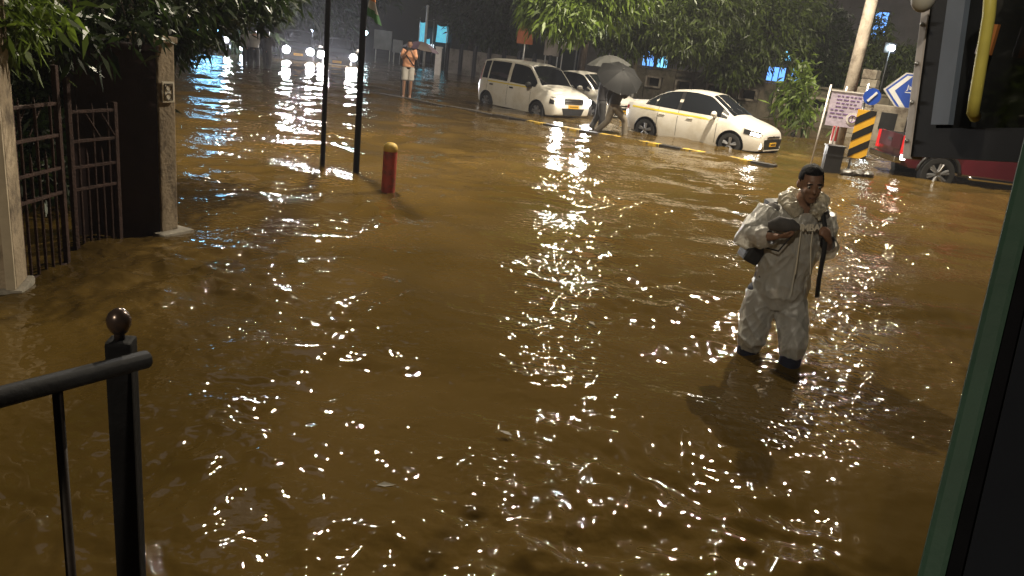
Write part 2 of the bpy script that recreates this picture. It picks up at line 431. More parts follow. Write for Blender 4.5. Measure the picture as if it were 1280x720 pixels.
class CarShape:
    def __init__(s, st): s.st = np.array(st, float); s.x0, s.x1 = s.st[0, 0], s.st[-1, 0]; s.cache = {}
    def sec(s, x):
        x = round(float(x), 4)
        if x in s.cache: return s.cache[x]
        yw, zs, zh, zb, yb, y7, z7, z9 = catmull(s.st[:, 0], s.st[:, 1:], x)
        P = [(yw * .7, zs - .02), (yw * .94, zs), (yw * .985, zs + .3 * (zh - zs)), (yw, zs + .62 * (zh - zs)), (yw * .985, zh), (yb, zb),
             ((yb + y7) / 2 + .018, (zb + z7) / 2), (y7, z7), (y7 * .62, z9 - (z9 - z7) * .25), (0, z9)]
        s.cache[x] = P; return P
    def side(s, x, z):
        P = s.sec(x)[1:8]; zz = [p[1] for p in P]; return float(np.interp(z, zz, [p[0] for p in P]))
    def top(s, x, y):
        P = s.sec(x)[5:][::-1]; return float(np.interp(abs(y), [p[0] for p in P], [p[1] for p in P]))
    def belt(s, x): return s.sec(x)[5][1]
    def edge(s, x): return s.sec(x)[7][1]
    def body(s, n=64):
        xs = np.concatenate([np.linspace(s.x0, s.x0 + .12, 6)[:-1], np.linspace(s.x0 + .12, s.x1 - .12, n), np.linspace(s.x1 - .12, s.x1, 6)[1:]])
        mb = MB(); vs = []; fs = []
        for x in xs:
            P = s.sec(x); ring = [(x, -p[0], p[1]) for p in P] + [(x, p[0], p[1]) for p in P[:-1][::-1]]
            vs += ring
        m = 19
        for i in range(len(xs) - 1):
            for k in range(m): fs.append((i * m + k, i * m + (k + 1) % m, (i + 1) * m + (k + 1) % m, (i + 1) * m + k))
        fs.append(tuple(range(m))); fs.append(tuple(range((len(xs) - 1) * m, len(xs) * m))[::-1])
        return mb.add(vs, fs)
    def side_patch(s, xa, xb, zlo, zhi, sgn=-1, nx=14, nz=4, off=.005, keep=lambda a, b: b > a + .004):
        """grid lying on the body side between two height curves"""
        mb = MB(); vs = []; fs = []; idx = {}
        xs = np.linspace(xa, xb, nx)
        for i, x in enumerate(xs):
            a, b = zlo(x), zhi(x); b = max(b, a + .002)
            for k in range(nz):
                z = a + (b - a) * k / (nz - 1); vs.append((x, sgn * (s.side(x, z) + off), z))
        for i in range(nx - 1):
            for k in range(nz - 1):
                q = [i * nz + k, (i + 1) * nz + k, (i + 1) * nz + k + 1, i * nz + k + 1]; fs.append(tuple(q))
        return mb.add(vs, fs)
    def top_patch(s, xa, xb, fr, nx=10, ny=9, off=.005, ymax=None):
        mb = MB(); vs = []; fs = []
        for x in np.linspace(xa, xb, nx):
            w = s.sec(x)[7][0] * fr if ymax is None else ymax(x)
            for k in range(ny):
                y = -w + 2 * w * k / (ny - 1); e = 1e-3
                dzdx = (s.top(min(x + e, s.x1), y) - s.top(x - e, y)) / (2 * e); nl = math.hypot(1, dzdx)
                vs.append((x - dzdx / nl * off, y, s.top(x, y) + off / nl))
        for i in range(nx - 1):
            for k in range(ny - 1): fs.append((i * ny + k, (i + 1) * ny + k, (i + 1) * ny + k + 1, i * ny + k + 1))
        return mb.add(vs, fs)

car_white = mat('white_car_paint', (.68, .65, .59), .32, 0, .04, 3, coat=.6, dirt=(.58, .54, .46), dscale=1.5)
car_red = mat('dark_red_car_paint', (.07, .007, .011), .3, .2, .1, 3, coat=.8)
car_dark = mat('dark_car_paint', (.03, .032, .04), .3, .3, .1, 3, coat=.8)
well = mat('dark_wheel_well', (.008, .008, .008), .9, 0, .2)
trim = mat('black_plastic_trim', (.015, .015, .016), .45, 0, .2, 20)
car_glass = mat('dark_car_glass', (.012, .014, .017), .04, 0, 0, spec=.8)
chrome = mat('chrome', (.7, .7, .7), .15, 1, 0)
alloy = mat('alloy_wheel', (.35, .35, .36), .35, .8, .1)
lens_on = mat('lit_headlight_lens', (.9, .9, .9), .1, 0, 0, emit=70, ecol=(1, .97, .92))
drl_on = mat('lit_running_lamp', (.9, .9, .9), .1, 0, 0, emit=8, ecol=(1, .93, .82))
plate_y = mat('yellow_number_plate', (.75, .42, .02), .5, 0, .05)
stripe_y = mat('yellow_taxi_stripe', (.62, .50, .03), .45, 0, .05)
tail_red = mat('red_tail_lens', (.30, .010, .012), .15, 0, 0)
seat_m = mat('grey_car_seat', (.06, .06, .065), .8)

def wheel(parent, x, y, r, w, out, spokes=5):
    root = thing('wheel', '', '', (x, y, r)); del root['label']; del root['category']; root.parent = parent
    rx = Matrix.Rotation(-out * PI / 2, 3, 'X') if False else Matrix.Rotation(PI / 2 * (1 if out < 0 else -1), 3, 'X')
    prof = [(r * .66, -w / 2), (r * .93, -w / 2), (r, -w * .32), (r, w * .32), (r * .93, w / 2), (r * .66, w / 2)]
    mb = MB(); n = 28
    vs = []; fs = []
    for (a, z) in prof:
        for k in range(n): vs.append(rx @ Vector((a * math.cos(2 * PI * k / n), a * math.sin(2 * PI * k / n), z)))
    for i in range(len(prof)):
        for k in range(n): fs.append((i * n + k, i * n + (k + 1) % n, ((i + 1) % 6) * n + (k + 1) % n, ((i + 1) % 6) * n + k))
    mb.add(vs, fs); mb.build('tyre', rubber, root, 'auto')
    mb = MB(); mb.lathe([(r * .665, -w * .4), (r * .665, w * .45), (r * .58, w * .45), (r * .57, w * .05), (r * .1, w * .05), (.02, w * .05)], 28, rot=rx)
    rim = mb.build('rim', trim, root, 'auto')
    mb = MB(); mb.lathe([(r * .16, w * .05), (r * .16, w * .42), (r * .1, w * .46)], 12, rot=rx)
    for k in range(spokes):
        for dlt in (-.13, .13):
            a = 2 * PI * k / spokes + .3
            p0 = Vector((math.cos(a) * r * .14, math.sin(a) * r * .14, w * .40)); p1 = Vector((math.cos(a + dlt) * r * .62, math.sin(a + dlt) * r * .62, w * .40))
            mb.tube([rx @ p0, rx @ p1], [.032 * r / .3, .026 * r / .3], 6)
    mb.build('spoke', alloy, root)
    return root

def cut_arches(shape, wheels, r_arch, paint):
    body = shape.body().mesh('body'); body.materials.append(paint)
    cut = MB()
    for x, r in wheels:
        for sg in (-1, 1):
            cut.lathe([(r_arch, 0), (r_arch, .34)], 30, (x, sg * .98 if sg > 0 else -.98, r), Matrix.Rotation(PI / 2 * (1 if sg > 0 else -1), 3, 'X'))
    cm = cut.mesh('cut'); cm.materials.append(well)
    co = bpy.data.objects.new('cut', cm); COL.objects.link(co)
    me = baked(body, [('BOOLEAN', dict(object=co, operation='DIFFERENCE', solver='EXACT', material_mode='TRANSFER'))])
    bpy.data.objects.remove(co)
    me.polygons.foreach_set('use_smooth', [True] * len(me.polygons)); me.set_sharp_from_angle(angle=rad(38))
    return me

def arch_lip(shape, x, r, ra, sg, parent):
    mb = MB(); pts = []
    for k in range(17):
        a = PI * k / 16 * 1.06 - .1; px = x + ra * math.cos(a); pz = r + ra * math.sin(a)
        if pz < .26: continue
        pts.append((px, sg * (shape.side(px, pz) - .004), pz))
    mb.tube(pts, .014, 6); mb.build('wheel_arch_lip', trim, parent, True)

def seams(shape, xs, z0, parent, sg=-1):
    for x in xs:
        mb = shape.side_patch(x - .006, x + .006, lambda q: z0, lambda q: shape.belt(q) + .0, sg, 2, 9, .002)
        mb.build('door_seam', trim, parent)

def plate(parent, x, z, front=1, w=.42, h=.10):
    o = MB().box((x, 0, z), (.014, w, h)).build('number_plate', plate_y, parent, bevel=.004)
    mb = MB(); rr = random.Random(3); y = -w * .40
    while y < w * .40:
        b = rr.uniform(.022, .034); mb.box((x + front * .0085, y + b / 2, z), (.003, b * .7, h * .45)); y += b + .008
    mb.build('plate_marking', trim, o)

def make_sedan(label):
    sh = CarShape([
        (-2.00, .62, .42, .80, .90, .60, .50, .93, .95), (-1.95, .72, .34, .82, .95, .68, .58, .99, 1.01),
        (-1.75, .80, .28, .85, .98, .74, .62, 1.03, 1.05), (-1.45, .83, .25, .86, .98, .77, .60, 1.07, 1.11),
        (-1.0, .84, .22, .86, .97, .79, .56, 1.31, 1.37), (-.6, .84, .21, .85, .96, .79, .57, 1.42, 1.48), (-.1, .84, .21, .84, .95, .80, .58, 1.455, 1.52),
        (.35, .84, .21, .83, .94, .80, .57, 1.42, 1.49), (.75, .84, .21, .82, .93, .79, .60, 1.21, 1.29), (1.15, .84, .22, .81, .90, .78, .66, .975, 1.03),
        (1.5, .83, .23, .78, .85, .75, .62, .89, .93), (1.8, .78, .24, .70, .77, .70, .55, .80, .84), (1.93, .70, .26, .62, .69, .62, .48, .72, .75), (1.99, .60, .32, .55, .60, .54, .40, .63, .65)])
    t = thing('sedan', label, 'car')
    fa, ra_, r = 1.2, -1.25, .305
    link_mesh('body', cut_arches(sh, ((fa, r), (ra_, r)), .355, car_white), None, t)
    for x in (fa, ra_):
        for sg in (-1, 1): wheel(t, x, sg * .735, r, .19, sg)
        for sg in (-1, 1): arch_lip(sh, x, r, .355, sg, t)
    for sg in (-1, 1):
        lo = lambda x: sh.belt(x) + .012; hi = lambda x: sh.edge(x) - .02
        sh.side_patch(-1.36, 1.0, lambda x: sh.belt(x) + .004, lambda x: sh.edge(x) - .008, sg, 30, 4, .003).build('window_surround', trim, t, True)
        for xa, xb in ((-1.02, -.40), (-.30, .82), (-1.30, -1.08)):
            w = sh.side_patch(xa, xb, lo, hi, sg, 14, 4, .007).build('side_window', car_glass, t, True)
        z1 = lambda x: sh.sec(x)[4][1] + .02 + .0 * x
        sh.side_patch(-1.75, .62, lambda x: .865 - .035 * (x + 1.7) / 2.3, lambda x: .905 - .035 * (x + 1.7) / 2.3 - (.025 if x > .5 else 0), sg, 26, 2, .004).build('taxi_stripe', stripe_y, t, True)
        seams(sh, (-.93, -.34, .78), .30, t, sg)
        for x in (-.80, .02): MB().box((x, sg * (sh.side(x, .80) + .014), .79), (.17, .022, .03)).build('door_handle', car_white, t, bevel=.006)
        mr = MB(); mr.ball((.70, sg * .93, 1.0), (.07, .11, .075)).tube([(.72, sg * .79, .95), (.70, sg * .9, .97)], .02, 6)
        mr.build('door_mirror', car_white, t, True)
        # swept headlight, vertical running lamp
        sh.side_patch(1.52, 1.95, lambda x: .635 - .12 * (x - 1.56), lambda x: .755 - .15 * (x - 1.56), sg, 10, 4, .008).build('headlight_housing', trim, t, True)
        sh.side_patch(1.70, 1.91, lambda x: .650 - .12 * (x - 1.56), lambda x: .715 - .15 * (x - 1.56), sg, 8, 3, .012).build('headlight', lens_on, t, True)
        MB().add([(1.955, sg * .655, .52), (1.985, sg * .595, .53), (1.965, sg * .64, .32), (1.95, sg * .69, .30)], [(0, 1, 2, 3)]).build('running_lamp', drl_on, t)
        sh.side_patch(-1.95, -1.86, lambda x: .76, lambda x: .90, sg, 5, 3, .006).build('tail_light', tail_red, t, True)
        spot_light(t, (2.06, sg * .56, .66), 110, (1, -.02 * sg, -.10), rad(120), WHITE, .05)
    sh.top_patch(.44, 1.12, .94).build('windscreen', car_glass, t, True)
    sh.top_patch(-1.42, -.72, .9).build('rear_window', car_glass, t, True)
    MB().prism([(-.59, .54), (.59, .54), (.48, .27), (-.48, .27)], 1.97, 2.006, 'x').build('grille', trim, t)
    MB().box((1.995, 0, .60), (.02, .82, .03)).build('grille_bar', trim, t)
    MB().box((2.004, 0, .605), (.014, .10, .05)).build('badge', chrome, t, bevel=.005)
    plate(t, 2.012, .41); plate(t, -2.01, .62, -1)
    MB().box((-1.9, 0, 1.03), (.16, 1.0, .025)).build('boot_spoiler', car_white, t, bevel=.008)
    MB().box((1.99, 0, .27), (.05, 1.0, .03)).build('bumper_lip', car_white, t, bevel=.008)
    for y in (-.3, .25): MB().tube([(1.14, y, 1.005), (.93, y - .32, 1.17)], .008, 5).build('wiper', trim, t)
    return t

def make_hatch(label):
    sh = CarShape([
        (-1.80, .70, .38, .80, .90, .66, .56, .98, 1.0), (-1.77, .76, .33, .83, .95, .72, .60, 1.30, 1.34), (-1.68, .79, .30, .85, .98, .75, .62, 1.55, 1.60),
        (-1.4, .81, .26, .86, 1.0, .77, .62, 1.60, 1.66), (-.7, .81, .24, .86, 1.0, .77, .62, 1.62, 1.675), (0, .81, .24, .86, .99, .77, .62, 1.61, 1.67),
        (.45, .81, .24, .85, .98, .77, .61, 1.56, 1.62), (.8, .81, .24, .84, .97, .77, .63, 1.30, 1.37), (1.1, .81, .25, .84, .96, .76, .66, 1.04, 1.09),
        (1.4, .80, .26, .82, .92, .73, .62, .98, 1.02), (1.7, .76, .27, .76, .87, .68, .55, .91, .94), (1.82, .72, .30, .70, .78, .64, .5, .82, .84), (1.86, .66, .36, .62, .68, .58, .44, .72, .73)])
    t = thing('hatchback', label, 'car')
    fa, ra_, r = 1.13, -1.305, .30
    link_mesh('body', cut_arches(sh, ((fa, r), (ra_, r)), .345, car_white), None, t)
    for x in (fa, ra_):
        for sg in (-1, 1): wheel(t, x, sg * .71, r, .17, sg, 7); arch_lip(sh, x, r, .345, sg, t)
    for sg in (-1, 1):
        lo = lambda x: sh.belt(x) + .02; hi = lambda x: sh.edge(x) - .045
        for xa, xb in ((-1.62, -1.34), (-1.28, -.36), (-.22, .95)):
            sh.side_patch(xa, xb, lo, hi, sg, 14, 4, .006).build('side_window', car_glass, t, True)
        sh.side_patch(-1.28, .75, lambda x: .93, lambda x: .965, sg, 26, 2, .004).build('taxi_stripe', stripe_y, t, True)
        seams(sh, (-1.31, -.29, .80), .32, t, sg)
        for x in (-1.08, -.10): MB().box((x, sg * (sh.side(x, .86) + .012), .86), (.16, .022, .045)).build('door_handle', trim, t, bevel=.006)
        mr = MB(); mr.ball((.78, sg * .90, 1.03), (.07, .11, .085)).tube([(.80, sg * .77, .98), (.78, sg * .88, 1.0)], .02, 6)
        mr.build('door_mirror', trim, t, True)
        MB().box((1.868, sg * .56, .70), (.05, .25, .15)).build('headlight', lens_on, t, bevel=.012)
        sh.side_patch(1.64, 1.845, lambda x: .60, lambda x: .80, sg, 5, 3, .008).build('corner_lens', trim, t, True)
        MB().lathe([(.075, 0), (.075, .015), (.05, .02)], 14, (1.80, sg * .60, .43), Matrix.Rotation(PI / 2, 3, 'Y')).build('fog_lamp', trim, t)
        sh.side_patch(-1.77, -1.67, lambda x: .95, lambda x: 1.45, sg, 4, 6, .006).build('tail_light', tail_red, t, True)
        spot_light(t, (1.95, sg * .56, .70), 140, (1, -.02 * sg, -.08), rad(125), WHITE, .055)
    sh.top_patch(.52, 1.08, .93).build('windscreen', car_glass, t, True)
    MB().box((1.868, 0, .70), (.02, .80, .15)).build('grille', trim, t)
    for z in (.655, .70, .745): MB().box((1.88, 0, z), (.012, .80, .014)).build('grille_slat', chrome, t)
    MB().prism([(-.46, .50), (.46, .50), (.36, .30), (-.36, .30)], 1.84, 1.875, 'x').build('air_intake', trim, t)
    plate(t, 1.885, .55); plate(t, -1.81, .75, -1)
    for y in (-.3, .25): MB().tube([(1.09, y, 1.06), (.88, y - .34, 1.27)], .009, 5).build('wiper', trim, t)
    MB().box((-1.792, 0, 1.16), (.012, 1.0, .24)).build('rear_window', car_glass, t)
    return t

def place(t, px, py, th, fx, fy=-.735):
    """put a car so that its camera-side front tyre meets the water at a photo pixel"""
    P = gp(px, py); c, s = math.cos(th), math.sin(th)
    t.location = (P[0] - (fx * c + fy * s), P[1] - (-fx * s + fy * c), GROUND_FAR); t.rotation_euler = (0, 0, -th)

sedan = make_sedan('white sedan taxi with thin yellow stripe and lit headlamps nosing along the kerb')
place(sedan, 912, 185, rad(37), 1.2)
hatch = make_hatch('white tall hatchback taxi with both headlamps lit behind the walker with umbrella')
place(hatch, 672, 143, rad(48), 1.13, -.71)
car2 = copy_tree(sedan); tag(car2, 'white car mostly hidden behind the tall hatchback taxi', 'car')
car2.location = (hatch.location.x + 1.75, hatch.location.y + 2.6, GROUND_FAR); car2.rotation_euler = hatch.rotation_euler
for ch in list(car2.children):
    if ch.type == 'LIGHT': bpy.data.objects.remove(ch)
    elif ch.name.startswith(('headlight', 'running_lamp')) and 'housing' not in ch.name:
        ch.data = ch.data.copy(); ch.data.materials.clear(); ch.data.materials.append(chrome)

def make_pickup():
    t = thing('pickup_truck', 'dark red pickup truck with silver step, seen past the open bus door', 'pickup')
    r = .385; fa, ra_ = 1.60, -1.49
    # bed and cab: side outline extruded with tumblehome
    out = [(-2.30, .62), (-2.34, 1.12), (-1.0, 1.14), (-.86, 1.14), (-.62, 1.76), (.25, 1.80), (.62, 1.74), (1.25, 1.18), (2.35, 1.06), (2.52, .92), (2.55, .50), (2.3, .42), (-2.15, .45)]
    mb = MB(); n = len(out); vs = []; fs = []
    def hw(z): return .90 if z < 1.13 else .90 - (z - 1.13) * .32
    lay = [-1, -.94, .94, 1]
    for sgn, ins in ((-1, 0), (1, 0)):
        vs += [(x, sgn * (hw(z) - (.06 if x > 2.5 or x < -2.2 else 0)), z) for x, z in out]
    for i in range(n): fs.append((i, (i + 1) % n, n + (i + 1) % n, n + i))
    fs += [tuple(range(n))[::-1], tuple(range(n, 2 * n))]
    mb.add(vs, fs); body = mb.mesh('body'); body.materials.append(car_red)
    cut = MB()
    for x in (fa, ra_):
        for sg in (-1, 1): cut.lathe([(.46, 0), (.46, .40)], 30, (x, sg * 1.05, r), Matrix.Rotation(PI / 2 * (1 if sg > 0 else -1), 3, 'X'))
    cut.box((-1.62, 0, 1.3), (1.24, 1.58, 1.2))
    cm = cut.mesh('cut'); cm.materials.append(well); co = bpy.data.objects.new('cut', cm); COL.objects.link(co)
    me = baked(body, [('BOOLEAN', dict(object=co, operation='DIFFERENCE', solver='EXACT', material_mode='TRANSFER')), ('BEVEL', dict(width=.022, segments=2, limit_method='ANGLE', angle_limit=rad(35)))])
    bpy.data.objects.remove(co)
    me.polygons.foreach_set('use_smooth', [True] * len(me.polygons)); me.set_sharp_from_angle(angle=rad(40)); link_mesh('body', me, None, t)
    for x in (fa, ra_):
        for sg in (-1, 1): wheel(t, x, sg * .80, r, .24, sg, 6)
    for sg in (-1, 1):
        MB().tube([(-.85, sg * .97, .40), (-.78, sg * .99, .39), (.92, sg * .99, .39), (1.0, sg * .97, .40)], .045, 8).build('step_bar', chrome, t, True)
        for x in (fa, ra_):
            pts = [(x + .47 * math.cos(a), sg * .905, r + .47 * math.sin(a)) for a in np.linspace(.05, PI - .05, 15)]
            MB().tube(pts, .035, 6).build('wheel_arch_lip', trim, t, True)
        MB().add([(-.52, sg * .775, 1.60), (.24, sg * .755, 1.66), (.24, sg * .90, 1.20), (-.70, sg * .90, 1.20)], [(0, 1, 2, 3)]).build('side_window', car_glass, t)
        MB().add([(.32, sg * .755, 1.66), (.60, sg * .76, 1.64), (1.08, sg * .90, 1.20), (.32, sg * .90, 1.20)], [(0, 1, 2, 3)]).build('side_window', car_glass, t)
        MB().box((-2.29, sg * .80, .93), (.14, .13, .42)).build('tail_light', mat('lit_tail_lens', (.30, .010, .012), .15, 0, 0, emit=.5, ecol=(1, .03, .03)), t, bevel=.02)
    MB().box((-2.352, 0, .98), (.014, 1.34, .34)).build('tailgate_panel', mat('dark_red_tailgate', (.05, .008, .012), .35, .1, .2), t, bevel=.006)
    MB().box((-2.365, 0, 1.0), (.02, .24, .05)).build('tailgate_handle', trim, t, bevel=.006)
    MB().box((-2.40, 0, .60), (.16, 1.70, .15)).build('rear_bumper', chrome, t, bevel=.03)
    MB().tube([(-1.0, -.72, 1.12), (-.96, -.66, 1.58), (-.96, .66, 1.58), (-1.0, .72, 1.12)], .035, 8).build('roll_bar', chrome, t, True)
    MB().box((-2.31, -.845, .66), (.10, .06, .12)).build('reversing_lamp', mat('lit_reversing_lamp', (.9, .9, .9), .2, 0, 0, emit=14, ecol=(1, .9, .85)), t, bevel=.01)
    return t
pick = make_pickup()
_P = gp(1167, 226); _th = rad(4); _c, _s = math.cos(_th), math.sin(_th)
pick.location = (_P[0] - (-1.49 * _c - .80 * _s), _P[1] - (1.49 * _s - .80 * _c), GROUND_FAR); pick.rotation_euler = (0, 0, -_th)

# far traffic coming on with headlamps lit
GF = 'vehicles with headlamps lit far down the flooded road'
def far_car(src, px, py, yaw, label, paint, grp=None):
    c = copy_tree(src); tag(c, label, 'car', grp)
    P = gp(px, py); c.location = (P[0], P[1] + 2.0, GROUND_FAR - .05); c.rotation_euler = (0, 0, yaw)
    for ch in c.children:
        if ch.name.startswith('body'):
            ch.data = ch.data.copy(); ch.data.materials[0] = paint
        if ch.type == 'LIGHT':
            ch.data = ch.data.copy(); ch.data.energy = 1300; ch.data.shadow_soft_size = .09; ch.data.spot_size = rad(60)
    return c
lens_far = mat('bright_headlight_lens', (.9, .9, .9), .1, 0, 0, emit=260, ecol=(1, .95, .97))
fc1 = far_car(hatch, 356, 74, rad(-72), 'dark car with glaring headlamps far down the flooded road', car_dark)
fc2 = far_car(sedan, 412, 80, rad(-80), 'dark car with glaring headlamps beside the thin black pole', car_dark)
c_nose = {fc1.name: 1.88, fc2.name: 1.95}
for c in (fc1, fc2):
    for ch in c.children:
        if ch.name.startswith('headlight') and 'housing' not in ch.name:  # lens swapped for an oversized disc, headlamp glare put into its size
            cen = sum((v.co for v in ch.data.vertices), Vector()) / len(ch.data.vertices)
            ch.data = MB().lathe([(.165, 0), (.165, .03), (.10, .06), (.01, .07)], 20, (c_nose[c.name] - .04, cen.y, cen.z + .03), Matrix.Rotation(PI / 2, 3, 'Y')).mesh('headlight'); ch.data.materials.append(lens_far)

def scooter(px, py, label, yaw):
    P = gp(px, py); t = thing('scooter', label, 'scooter', (P[0], P[1], GROUND_FAR - .08), yaw)
    for x in (.62, -.62):
        MB().tube([(x + .25 * math.cos(a), 0, .25 + .25 * math.sin(a)) for a in np.linspace(0, 2 * PI, 17)], .05, 6, False).build('tyre', rubber, t, True)
    MB().prism([(.55, .35), (.62, .75), (.50, 1.0), (.42, .95), (.40, .42), (-.05, .40), (-.15, .72), (-.80, .80), (-.82, .5), (-.4, .32)], -.15, .15).build('body', car_dark, t, bevel=.03)
    MB().box((-.42, 0, .83), (.68, .26, .10)).build('seat', trim, t, bevel=.03)
    MB().tube([(.48, -.34, 1.06), (.54, -.1, 1.03), (.54, .1, 1.03), (.48, .34, 1.06)], .018, 6).build('handlebar', steel, t, True)
    MB().lathe([(.085, 0), (.085, .03), (.05, .05)], 14, (.60, 0, .95), Matrix.Rotation(PI / 2, 3, 'Y')).build('headlight', lens_far, t)
    spot_light(t, (.70, 0, .95), 260, (1, 0, -.06), rad(70), WHITE, .07)
    return t
scooter(283, 67, 'scooter with one bright headlamp far off beside the tree foliage', rad(-68))

# ================================================================ people
def lerp(a, b, t): return tuple(a[i] + (b[i] - a[i]) * t for i in range(3))
def head_mesh(mb, c, yaw=0.0, tilt=0.0, s=1.0):
    """skull, jaw, nose, ears, brow as overlapping lofts, facing -y before yaw"""
    m = Matrix.Rotation(yaw, 3, 'Z') @ Matrix.Rotation(tilt, 3, 'X'); c = Vector(c)
    def P(x, y, z): return tuple(c + m @ (Vector((x, y, z)) * s))
    def ell(x, y, z, r):
        q = MB().ball((0, 0, 0), tuple(k * s for k in r), 16, 12)
        mb.add([tuple(Vector(P(x, y, z)) + m @ Vector(v)) for v in q.v], q.f)
    ell(0, .012, .035, (.076, .095, .088)); ell(0, -.022, -.03, (.062, .070, .085)); ell(0, -.050, -.088, (.036, .036, .030))
    ell(0, -.088, .022, (.055, .018, .014)); ell(-.034, -.072, -.022, (.024, .022, .020)); ell(.034, -.072, -.022, (.024, .022, .020))
    ell(0, -.094, -.008, (.011, .016, .030)); ell(0, -.104, -.026, (.017, .018, .012)); ell(0, -.085, -.060, (.026, .012, .008)); ell(0, -.082, -.072, (.022, .012, .008))
    for sg in (-1, 1): ell(sg * .078, .012, -.005, (.012, .022, .032))
    return m

def hand(mb, wrist, dirv, palm_n, curl=.8, s=1.0, thumb_side=1):
    """palm, four fingers with two bends, thumb from the side"""
    d = Vector(dirv).normalized(); n = Vector(palm_n); n = (n - d * n.dot(d)).normalized(); x = d.cross(n)
    w = Vector(wrist)
    def pt(a, b, c): return w + (x * a + d * b + n * c) * s
    mb.tube([pt(0, -.01, 0), pt(0, .03, 0), pt(0, .075, 0), pt(0, .088, 0)], [(.024 * s, .017 * s), (.036 * s, .016 * s), (.040 * s, .014 * s), (.036 * s, .010 * s)], 10, side=tuple(x))
    for k, (off, ln) in enumerate(((-.030, .070), (-.010, .080), (.010, .075), (.029, .060))):
        a = 0; p = pt(off, .08, 0); pts = [p]
        for seg, f_ in enumerate((.45, .32, .23)):
            a += curl * (.55 + .45 * seg); v = d * math.cos(a) + n * math.sin(a); p = p + v * ln * f_ * s; pts.append(p)
        mb.tube(pts, [.0098 * s, .0092 * s, .0085 * s, .007 * s], 8)
    a = thumb_side
    mb.tube([pt(a * .026, .015, .004), pt(a * .050, .045, .012), pt(a * .050, .072, .024), pt(a * .040, .092, .034)], [.013 * s, .012 * s, .010 * s, .008 * s], 8)

def hair_cap(parent, c, m, s=1.0, mt=None):
    q = MB().ball((0, 0, 0), (1, 1, 1), 22, 14); vs = []
    c = Vector(c)
    mb = MB(); keep = {}
    from mathutils import noise
    for i, v in enumerate(q.v):
        p = Vector((v[0] * .080, v[1] * .100 + .014, v[2] * .092 + .040)); 
        p *= 1 + .05 * noise.noise(Vector(v) * 4)
        vs.append(p)
    fs = []
    for f in q.f:
        cen = sum((vs[i] for i in f), Vector()) / len(f)
        lim = .085 - .3 * min(0, cen.y + .07) if cen.y < -.045 else (.045 if cen.y < -.01 else (.012 if cen.y < .035 else -.05))
        if cen.z > lim: fs.append(f)
    mb.add([tuple(c + m @ (p * s)) for p in vs], fs)
    me = mb.mesh('hair'); me = baked(me, [('SOLIDIFY', dict(thickness=.006, offset=-1))])
    return link_mesh('hair', me, mt or hair_m, parent, True)

def umbrella(label, top, axis, rad_, mt, grp=None, name='umbrella', hand_at=None, mt2=None, cat='umbrella'):
    """open umbrella whose crown is at top, shaft running along -axis"""
    t = thing(name, label, cat, top, 0, grp); z = Vector(axis).normalized(); x = z.orthogonal().normalized(); y = z.cross(x)
    def P(a, r, h): return x * (r * math.cos(a)) + y * (r * math.sin(a)) + z * h
    n = 8; dep = rad_ * .42
    for k in range(n):
        a0, a1 = 2 * PI * k / n, 2 * PI * (k + 1) / n; vs = []; fs = []; ns, nk = 7, 5
        for i in range(ns):
            q = i / (ns - 1); r = rad_ * q; h = -dep * (q ** 1.9)
            for j in range(nk):
                u = j / (nk - 1); a = a0 + (a1 - a0) * u; sc = 1 - (.075 * q ** 1.2) * 4 * u * (1 - u)
                vs.append(P(a, r * sc * (1 if q else 1e-3), h - .03 * rad_ * q * 4 * u * (1 - u)))
        for i in range(ns - 1):
            for j in range(nk - 1): fs.append((i * nk + j, i * nk + j + 1, (i + 1) * nk + j + 1, (i + 1) * nk + j))
        MB().add(vs, fs).build('canopy_panel', (mt2 if (mt2 and k % 2) else mt), t, True)
        MB().tube([P(a0, .005, -.006), P(a0, rad_ * .5, -dep * .27 - .008), P(a0, rad_ * 1.01, -dep - .006)], .004, 5).build('rib', steel, t)
    MB().tube([tuple(z * .06), tuple(z * -.62 * rad_ / .5)], .007, 7).build('shaft', steel, t)
    e = z * -.62 * rad_ / .5
    MB().tube([tuple(e), tuple(e - z * .10)], .016, 8).build('handle', trim, t)
    return t

